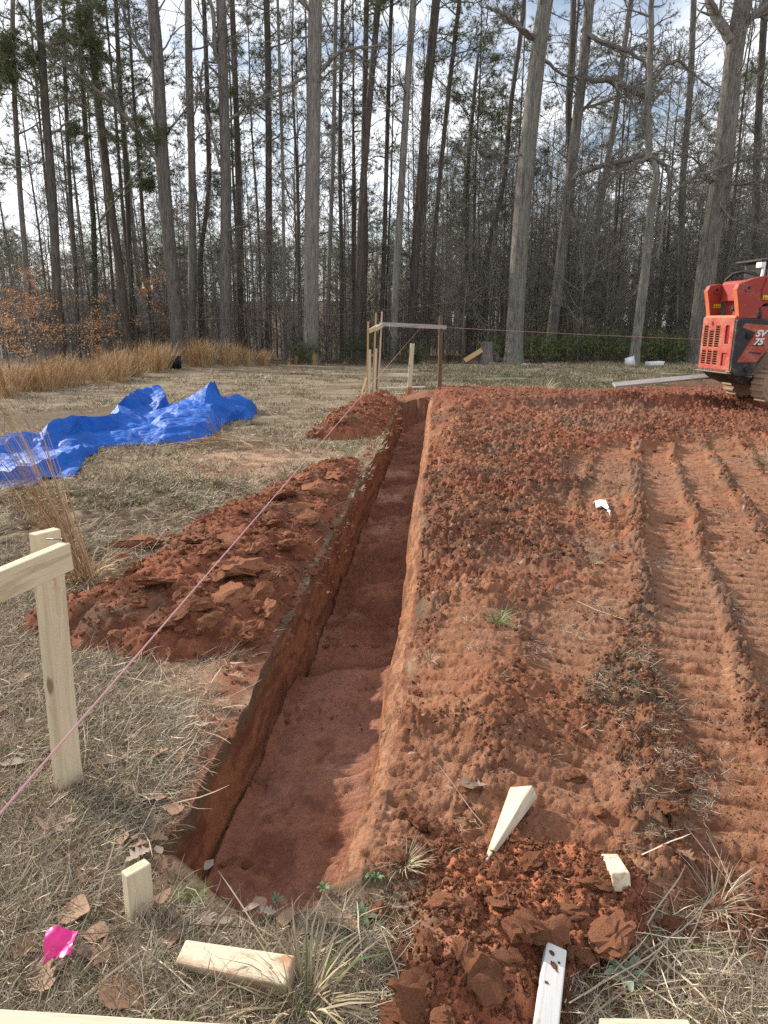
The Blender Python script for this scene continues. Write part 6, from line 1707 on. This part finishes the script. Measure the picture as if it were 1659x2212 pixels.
# ================================================================== TRACK LOADER
def mat_paint(name, col, dirt=(0.34, 0.23, 0.14), amt=0.0, rough=0.42):
    m = NT(name); v = m.coords('Object')
    n1 = m.noise(v, 3.5, 6, 0.7); n2 = m.noise(v, 28, 5, 0.7)
    c = m.mix(0.3, col, m.ramp(n2, [(0.3, 0.7), (0.7, 1.0)]), 'MULTIPLY')
    c = m.mix(m.ramp(m.math('ADD', m.math('MULTIPLY', n1, 0.7), m.math('MULTIPLY', n2, 0.3)), [(0.53 - amt, 0.0), (0.68 - amt, 0.7)]), c, dirt)
    sc_ = m.noise(m.coords('Object', (60, 60, 9)), 1.0, 3, 0.7)
    c = m.mix(m.ramp(sc_, [(0.70, 0.0), (0.74, 0.5)]), c, (0.55, 0.42, 0.36))
    m.base(c); m.rough(m.ramp(n1, [(0.3, rough), (0.7, rough + .3)]), .4); m.bump(n2, 0.12, 0.004)
    return m.m
def loader():
    K = at_dist(1573, 806, 13.7)
    ang = math.radians(9)
    org = K - Vector((0, 0, 0.40)) - Vector((math.cos(ang) * 0.0 - math.sin(ang) * -0.5, math.sin(ang) * 0.0 + math.cos(ang) * -0.5, 0))
    e = empty("track_loader", org, ang, "red and black compact track loader parked at the right edge, seen from its rear corner", "loader")
    OR = mat_paint("loader_red", (0.40, 0.052, 0.033), (0.44, 0.26, 0.16), 0.06); OR2 = mat_paint("loader_red_arms", (0.36, 0.045, 0.034), amt=-0.01); ORL = mat_paint("loader_orange_lit_edge", (0.60, 0.15, 0.065), amt=-.03)  # lighter orange: the hood's edge colour, and sunlight painted on the arm edges
    BK = mat_paint("loader_black", (0.022, 0.024, 0.030), (0.20, 0.16, 0.12), 0.02, .38); DK = mat_plain("dark_radiator", (0.035, 0.026, 0.02), .8); SL = mat_plain("dusty_slat", (0.34, 0.15, 0.075), .7, .3, .3, 30)
    RB = mat_plain("black_rubber", (0.022, 0.022, 0.023), .7); DU = mat_plain("dusty_steel", (0.33, 0.23, 0.155), .85, .2, .3, 9); WH = mat_plain("white_lettering", (0.82, 0.82, 0.80), .5, .4, .06)
    YE = mat_plain("yellow_sticker", (0.72, 0.54, 0.03), .5, .4, .06); LN = mat_plain("red_lens", (0.30, 0.015, 0.03), .25, .5, .2, 60); CH = mat_plain("white_lamp", (0.85, 0.85, 0.84), .3, .5, .05); GL = mat_plain("cab_glass", (0.03, 0.035, 0.04), .08, .6)
    XS = 0.80
    def prism_me(name, pts, d0, d1, axis='y', bev=0.0, seg=1):
        return _prism(name, [(u * XS, v) for u, v in pts] if axis == 'y' else pts, d0, d1, axis, bev, seg)
    def cyl_me(name, r, d0, d1, axis='y', k=20, c=(0, 0), bev=0.0):
        return _cyl(name, r, d0, d1, axis, k, (c[0] * XS, c[1]) if axis == 'y' else c, bev)
    P = lambda name, me, mat, par=e, **k: link(name, me, mat, par, **k)
    z0, z1 = 0.44, 1.42
    # rear door: a slab with real openings
    holes = []
    cols = [(0.295, 0.425), (0.105, 0.235), (-0.085, 0.045)]
    for i, (a, b) in enumerate(cols):
        holes.append((a, b, 0.865, 1.27 if i != 1 else 1.18)); holes.append((a, b, 0.53, 0.80))
    lamp = (-0.375, -0.255, 0.93, 1.27); rec = (-0.375, -0.225, 0.52, 0.76)
    ys = sorted({-.5, .5} | {h[0] for h in holes + [lamp, rec]} | {h[1] for h in holes + [lamp, rec]}); zs = sorted({z0, z1} | {h[2] for h in holes + [lamp, rec]} | {h[3] for h in holes + [lamp, rec]})
    bm = bmesh.new(); vg = {}
    def gv(y, z):
        if (y, z) not in vg: vg[(y, z)] = bm.verts.new((0, y, z))
        return vg[(y, z)]
    for i in range(len(ys) - 1):
        for j in range(len(zs) - 1):
            cy, cz = (ys[i] + ys[i + 1]) / 2, (zs[j] + zs[j + 1]) / 2
            if any(h[0] < cy < h[1] and h[2] < cz < h[3] for h in holes + [lamp, rec]): continue
            bm.faces.new((gv(ys[i], zs[j]), gv(ys[i + 1], zs[j]), gv(ys[i + 1], zs[j + 1]), gv(ys[i], zs[j + 1])))
    r = bmesh.ops.extrude_face_region(bm, geom=list(bm.faces))
    for v in [g for g in r['geom'] if isinstance(g, bmesh.types.BMVert)]: v.co.x += 0.05
    me = bm_mesh("rear_door", bm)
    door = P("rear_door", me, OR)
    bv = door.modifiers.new("bevel", 'BEVEL'); bv.width = 0.016; bv.segments = 3; bv.limit_method = 'ANGLE'
    P("door_shell", prism_me("door_shell", [(-.495, z0 + .005), (.495, z0 + .005), (.495, z1 - .005), (-.495, z1 - .005)], 0.052, 0.30, 'x', 0.03, 2), OR, door)
    P("radiator", box_me("radiator", 0.046, 0.0505, -.10, .44, .51, 1.29), DK, door)
    P("lamp_recess", box_me("lamp_recess", 0.030, 0.0515, lamp[0] - .003, lamp[1] + .003, lamp[2] - .003, lamp[3] + .003), OR2, door)
    P("lower_recess", box_me("lower_recess", 0.026, 0.0515, rec[0] - .003, rec[1] + .003, rec[2] - .003, rec[3] + .003), OR2, door)
    P("tail_light", box_me("tail_light", 0.010, 0.032, lamp[0] + .01, lamp[1] - .045, lamp[2] + .012, lamp[3] - .02, .006), LN, door)
    slat = box_me("slat", -.022, .022, -.065, .065, -.0035, .0035); slat.materials.append(SL)
    for y_a, y_b, z_a, z_b in holes:
        n = int((z_b - z_a) / 0.042)
        for i in range(n):
            P("slat", slat, None, door, loc=(0.026, (y_a + y_b) / 2, z_a + (i + .6) * (z_b - z_a) / n), rot=(0, math.radians(38), 0))
    m1 = MB(); m1.tube([(0.0, 0.17 + .035 * math.cos(a), 1.31 + .045 * math.sin(a)) for a in np.linspace(0, 6.283, 17)], .008, 6); P("latch_ring", m1.mesh("latch_ring"), OR2, door)
    P("latch", cyl_me("latch", .026, -.012, .02, 'x', 14, (0.17, 1.315)), BK, door)
    P("bumper_plate", prism_me("bumper_plate", [(-.06, .41), (.62, .34), (.62, .31), (-.05, .385)], -.53, .53, 'y', .006), DU)
    P("belly", prism_me("belly", [(.05, .38), (1.9, .30), (1.9, .16), (.55, .16), (.2, .28)], -.42, .42, 'y', .01), BK)
    P("engine_hood", prism_me("engine_hood", [(.02, 1.385), (.04, 1.435), (.12, 1.45), (1.0, 1.47), (1.0, 1.3), (.02, 1.3)], -.47, .47, 'y', .012, 2), BK)
    P("hood_edge", prism_me("hood_edge", [(.0, 1.40), (.05, 1.456), (.14, 1.462), (.14, 1.40)], -.485, .485, 'y', .012, 2), ORL)
    # side panel with decal
    sp = P("side_panel", prism_me("side_panel", [(.005, .42), (.12, .34), (.52, .34), (.95, .86), (1.6, 1.0), (1.6, 1.36), (.10, 1.41), (.02, 1.37)], -.565, -.50, 'y', .018, 3), BK)
    yd = -.5665
    P("decal_panel", prism_me("decal_panel", [(.15, 1.24), (.22, 1.315), (.92, 1.275), (1.5, 1.26), (1.5, 1.02), (.96, .905), (.63, .60), (.13, .60), (.50, 1.15)], yd - .006, yd + .002, 'y', .003), OR, sp)
    for a in ([(.47, .93), (.80, .925), (.78, .89), (.47, .905)], [(.40, .80), (.73, .775), (.71, .74), (.38, .78)], [(.16, .625), (.60, .622), (.62, .61), (.14, .61)]):
        P("decal_groove", prism_me("decal_groove", a, yd - .0085, yd - .004, 'y', .001), OR2 if a[0][1] < .7 else BK, sp)
    for txt, x, z, s, sh in (("SV", .505, 1.075, .165, .35), ("75", .475, .925, .165, .35)):
        cu = bpy.data.curves.new("lettering", 'FONT'); cu.body = txt; cu.size = s; cu.shear = sh; cu.extrude = .002; cu.offset = .006
        to = bpy.data.objects.new("lettering", cu); COL.objects.link(to)
        bpy.context.view_layer.update()
        mt = bpy.data.meshes.new_from_object(to.evaluated_get(bpy.context.evaluated_depsgraph_get()))
        bpy.data.objects.remove(to)
        mt.name = "lettering"
        for v in mt.vertices: v.co.x *= 1.18
        mt.materials.clear()
        for off, mm, dy, nm in ((.0, WH, -.012, "lettering"), (.008, BK, -.0095, "lettering_shadow")):
            mc = mt.copy(); mc.name = nm
            P(nm, mc, mm, sp, loc=(x * XS + off, yd + dy, z - off * .6), rot=(math.pi / 2, 0, 0))
    for x, z, rr in ((.37, 1.10, .072), (.40, .47, .052)):
        b = P("round_cap", cyl_me("round_cap", rr, yd - .03, yd + .005, 'y', 24, (x, z), .008), RB, sp)
        P("bolt", cyl_me("bolt", rr * .3, yd - .042, yd - .028, 'y', 12, (x, z)), BK, b)
    # arms
    armn = [(.10, 1.40), (.03, 1.68), (-.05, 1.93), (-.01, 2.02), (.14, 2.06), (.36, 2.12), (.60, 2.16), (1.7, 2.18), (1.7, 1.80), (.68, 1.66), (.57, 1.58), (.55, 1.40)]
    an = P("lift_arm", prism_me("lift_arm", armn, -.52, -.39, 'y', .016, 2), OR2)
    P("cover_plate", prism_me("cover_plate", [(.57, 1.90), (.66, 2.13), (1.7, 2.14), (1.7, 1.78), (.70, 1.74), (.58, 1.80)], -.545, -.522, 'y', .006), OR2, an)
    P("lit_arm_edge", prism_me("lit_arm_edge", [(.085, 1.42), (.015, 1.69), (-.065, 1.93), (-.05, 1.935), (.03, 1.69), (.10, 1.42)], -.515, -.395, 'y', .003), ORL, an)  # lighter strip paints sunlight onto the arm's rear face
    P("link_plate", prism_me("link_plate", [(.56, 1.38), (.60, 1.62), (.95, 1.62), (1.1, 1.38)], -.485, -.42, 'y', .008), OR2, an)
    P("stay", prism_me("stay", [(.555, 1.42), (.58, 1.58), (.63, 1.60), (.70, 1.44), (.66, 1.385), (.60, 1.385)], -.50, -.487, 'y', .004), BK, an)
    P("pin", cyl_me("pin", .026, -.515, -.50, 'y', 12, (.635, 1.43)), RB, an)
    armf = [(.10, 1.40), (.03, 1.68), (-.05, 1.93), (.0, 2.02), (.20, 2.05), (.34, 2.05), (.43, 1.97), (.40, 1.92), (.335, 1.80), (.345, 1.40)]
    af = P("lift_arm", prism_me("lift_arm", armf, .39, .52, 'y', .016, 2), OR2)
    P("lit_arm_edge", prism_me("lit_arm_edge", [(.085, 1.42), (.015, 1.69), (-.065, 1.93), (-.05, 1.935), (.03, 1.69), (.10, 1.42)], .395, .515, 'y', .003), ORL, af)  # the far arm's rear face, sunlight painted on likewise
    for par, yf, x, z in ((an, -.52, .22, 1.945), (af, .39, .17, 1.94)):
        b = P("pivot_boss", cyl_me("pivot_boss", .072, yf - .022, yf + .01, 'y', 26, (x, z), .008), OR2, par)
        P("pivot_hole", cyl_me("pivot_hole", .032, yf - .026, yf - .018, 'y', 18, (x, z)), RB, b)
    b = P("pivot_boss", cyl_me("pivot_boss", .055, -.57, -.54, 'y', 22, (.98, 1.90), .008), OR2, an); P("pivot_hole", cyl_me("pivot_hole", .034, -.574, -.566, 'y', 18, (.98, 1.90)), RB, b)
    for par, yf, x, z in ((an, -.5455, .60, 1.74), (af, .3895, .145, 1.60)):
        w, h = .19, .075
        s = P("warning_sticker", prism_me("warning_sticker", [(x, z), (x + w, z), (x + w, z + h), (x, z + h)], yf - .003, yf + .001, 'y'), YE, par)
        P("warning_triangle", prism_me("warning_triangle", [(x + .012, z + .010), (x + .072, z + .010), (x + .042, z + .064)], yf - .0045, yf - .002, 'y'), BK, s)
        P("warning_centre", prism_me("warning_centre", [(x + .025, z + .017), (x + .059, z + .017), (x + .042, z + .047)], yf - .006, yf - .004, 'y'), YE, s)
        P("warning_figure", prism_me("warning_figure", [(x + .036, z + .020), (x + .048, z + .020), (x + .045, z + .038), (x + .039, z + .038)], yf - .0075, yf - .0055, 'y'), BK, s)
        P("warning_marks", prism_me("warning_marks", [(x + .09, z + .048), (x + .10, z + .024), (x + .128, z + .022), (x + .14, z + .05), (x + .15, z + .03), (x + .146, z + .014), (x + .085, z + .016)], yf - .0045, yf - .002, 'y'), BK, s)
    P("cross_tube", prism_me("cross_tube", [(.30, 1.72), (.30, 2.06), (.36, 2.10), (.52, 2.10), (.52, 1.72)], -.385, .385, 'y', .02, 2), OR2)
    P("tower", prism_me("tower", [(.42, 1.40), (.42, 1.75), (.9, 1.75), (.9, 1.40)], .02, .385, 'y', .02, 2), OR2)
    ex = P("exhaust_pipe", tube_me("exhaust_pipe", [(.30, .06, 1.60), (.42, .06, 1.585), (.70, .06, 1.52)], .052, 16), BK)
    P("exhaust_mouth", cyl_me("exhaust_mouth", .044, .296, .299, 'x', 16, (.06, 1.60)), RB, ex)
    m1 = MB(); m1.tube([(.34, .43, 1.99), (.30, .38, 2.12), (.36, .25, 2.235), (.46, .08, 2.27), (.56, -.10, 2.22), (.62, -.24, 2.08), (.60, -.30, 1.98)], .030, 10); P("hydraulic_hose", m1.mesh("hydraulic_hose"), RB)
    m1 = MB(); m1.tube([(.40, .40, 2.02), (.44, .25, 2.10), (.52, .05, 2.12), (.60, -.2, 2.08)], .022, 8); P("hydraulic_hose", m1.mesh("hydraulic_hose"), RB)
    # cab
    cabp = [(.90, 1.45), (.82, 2.44), (.90, 2.50), (2.3, 2.58), (2.45, 2.45), (2.5, 1.45)]
    cb_ = P("cab", prism_me("cab", cabp, -.38, .38, 'y', .03, 2), BK)
    P("cab_window", prism_me("cab_window", [(1.10, 1.62), (1.02, 2.42), (2.2, 2.44), (2.3, 1.62)], -.388, -.375, 'y', .004), GL, cb_)
    P("rear_window", prism_me("rear_window", [(-.30, 1.60), (.30, 1.60), (.30, 2.40), (-.30, 2.40)], .655, .70, 'x', .004), GL, cb_).rotation_euler = (0, 0, 0)
    P("work_light", box_me("work_light", .47, .56, -.40, -.24, 2.31, 2.41, .015, 2), CH, cb_)
    P("roof_strip", box_me("roof_strip", .47, 1.3, -.40, .40, 2.425, 2.465, .01), BK, cb_)
    P("cab_pillar", prism_me("cab_pillar", [(.64, 2.08), (.67, 2.42), (.72, 2.42), (.70, 2.08)], -.39, -.33, 'y', .01), CH, cb_)
    # undercarriage and tracks
    for ys_, nm in ((-1, 'near'), (1, 'far')):
        ya, yb_ = (-.82, -.47) if ys_ < 0 else (.47, .82)
        loop = []
        def arc(cx_, cz_, rr, a0, a1, n):
            for i in range(n + 1):
                a = math.radians(a0 + (a1 - a0) * i / n); loop.append((cx_ + rr * math.cos(a), cz_ + rr * math.sin(a)))
        XT = .10 if ys_ < 0 else .45
        arc(.86, .16, .30, 120, 270, 12); arc(2.25, .14, .28, 270, 430, 12); 
        loop.append((1.8, .72)); loop.append((1.45, .76)); loop.append((1.2, .66))
        loop0 = [(u + XT, v) for u, v in loop]
        t_ = P("track", prism_me("track", loop0, ya, yb_, 'y', .012), DU)
        loop = [(u + XT, v) for u, v in loop]
        lp = np.array([(u * XS, v) for u, v in loop + loop[:1]]); seg = np.r_[0, np.cumsum(np.hypot(*np.diff(lp, axis=0).T))]
        lug = box_me("track_lug", -.026, .026, ya + .012, yb_ - .012, -.012, .030, .008); lug.materials.append(DU)
        nl_ = 34
        for i in range(nl_):
            s = seg[-1] * i / nl_; x, z = np.interp(s, seg, lp[:, 0]), np.interp(s, seg, lp[:, 1]); k = min(len(lp) - 2, int(np.searchsorted(seg, s, 'right')) - 1)
            tx, tz = lp[k + 1] - lp[k]; nrm = math.atan2(-tx, tz)      # outward normal angle
            P("track_lug", lug, None, t_, loc=(x, 0, z), rot=(0, math.atan2(tz, -tx) if False else -math.atan2(tz, tx) + math.pi, 0))
        for cx_, cz_, rr in ((.86, .16, .19), (1.35, .06, .11), (1.75, .06, .11), (2.25, .14, .18)):
            yy = ya - .008 if ys_ < 0 else ya - .008
            P("roller", cyl_me("roller", rr, yy, yy + .05, 'y', 20, (cx_ + XT, cz_), .01), DU, t_)
    # low on the ground
    return e
LOADER = loader()
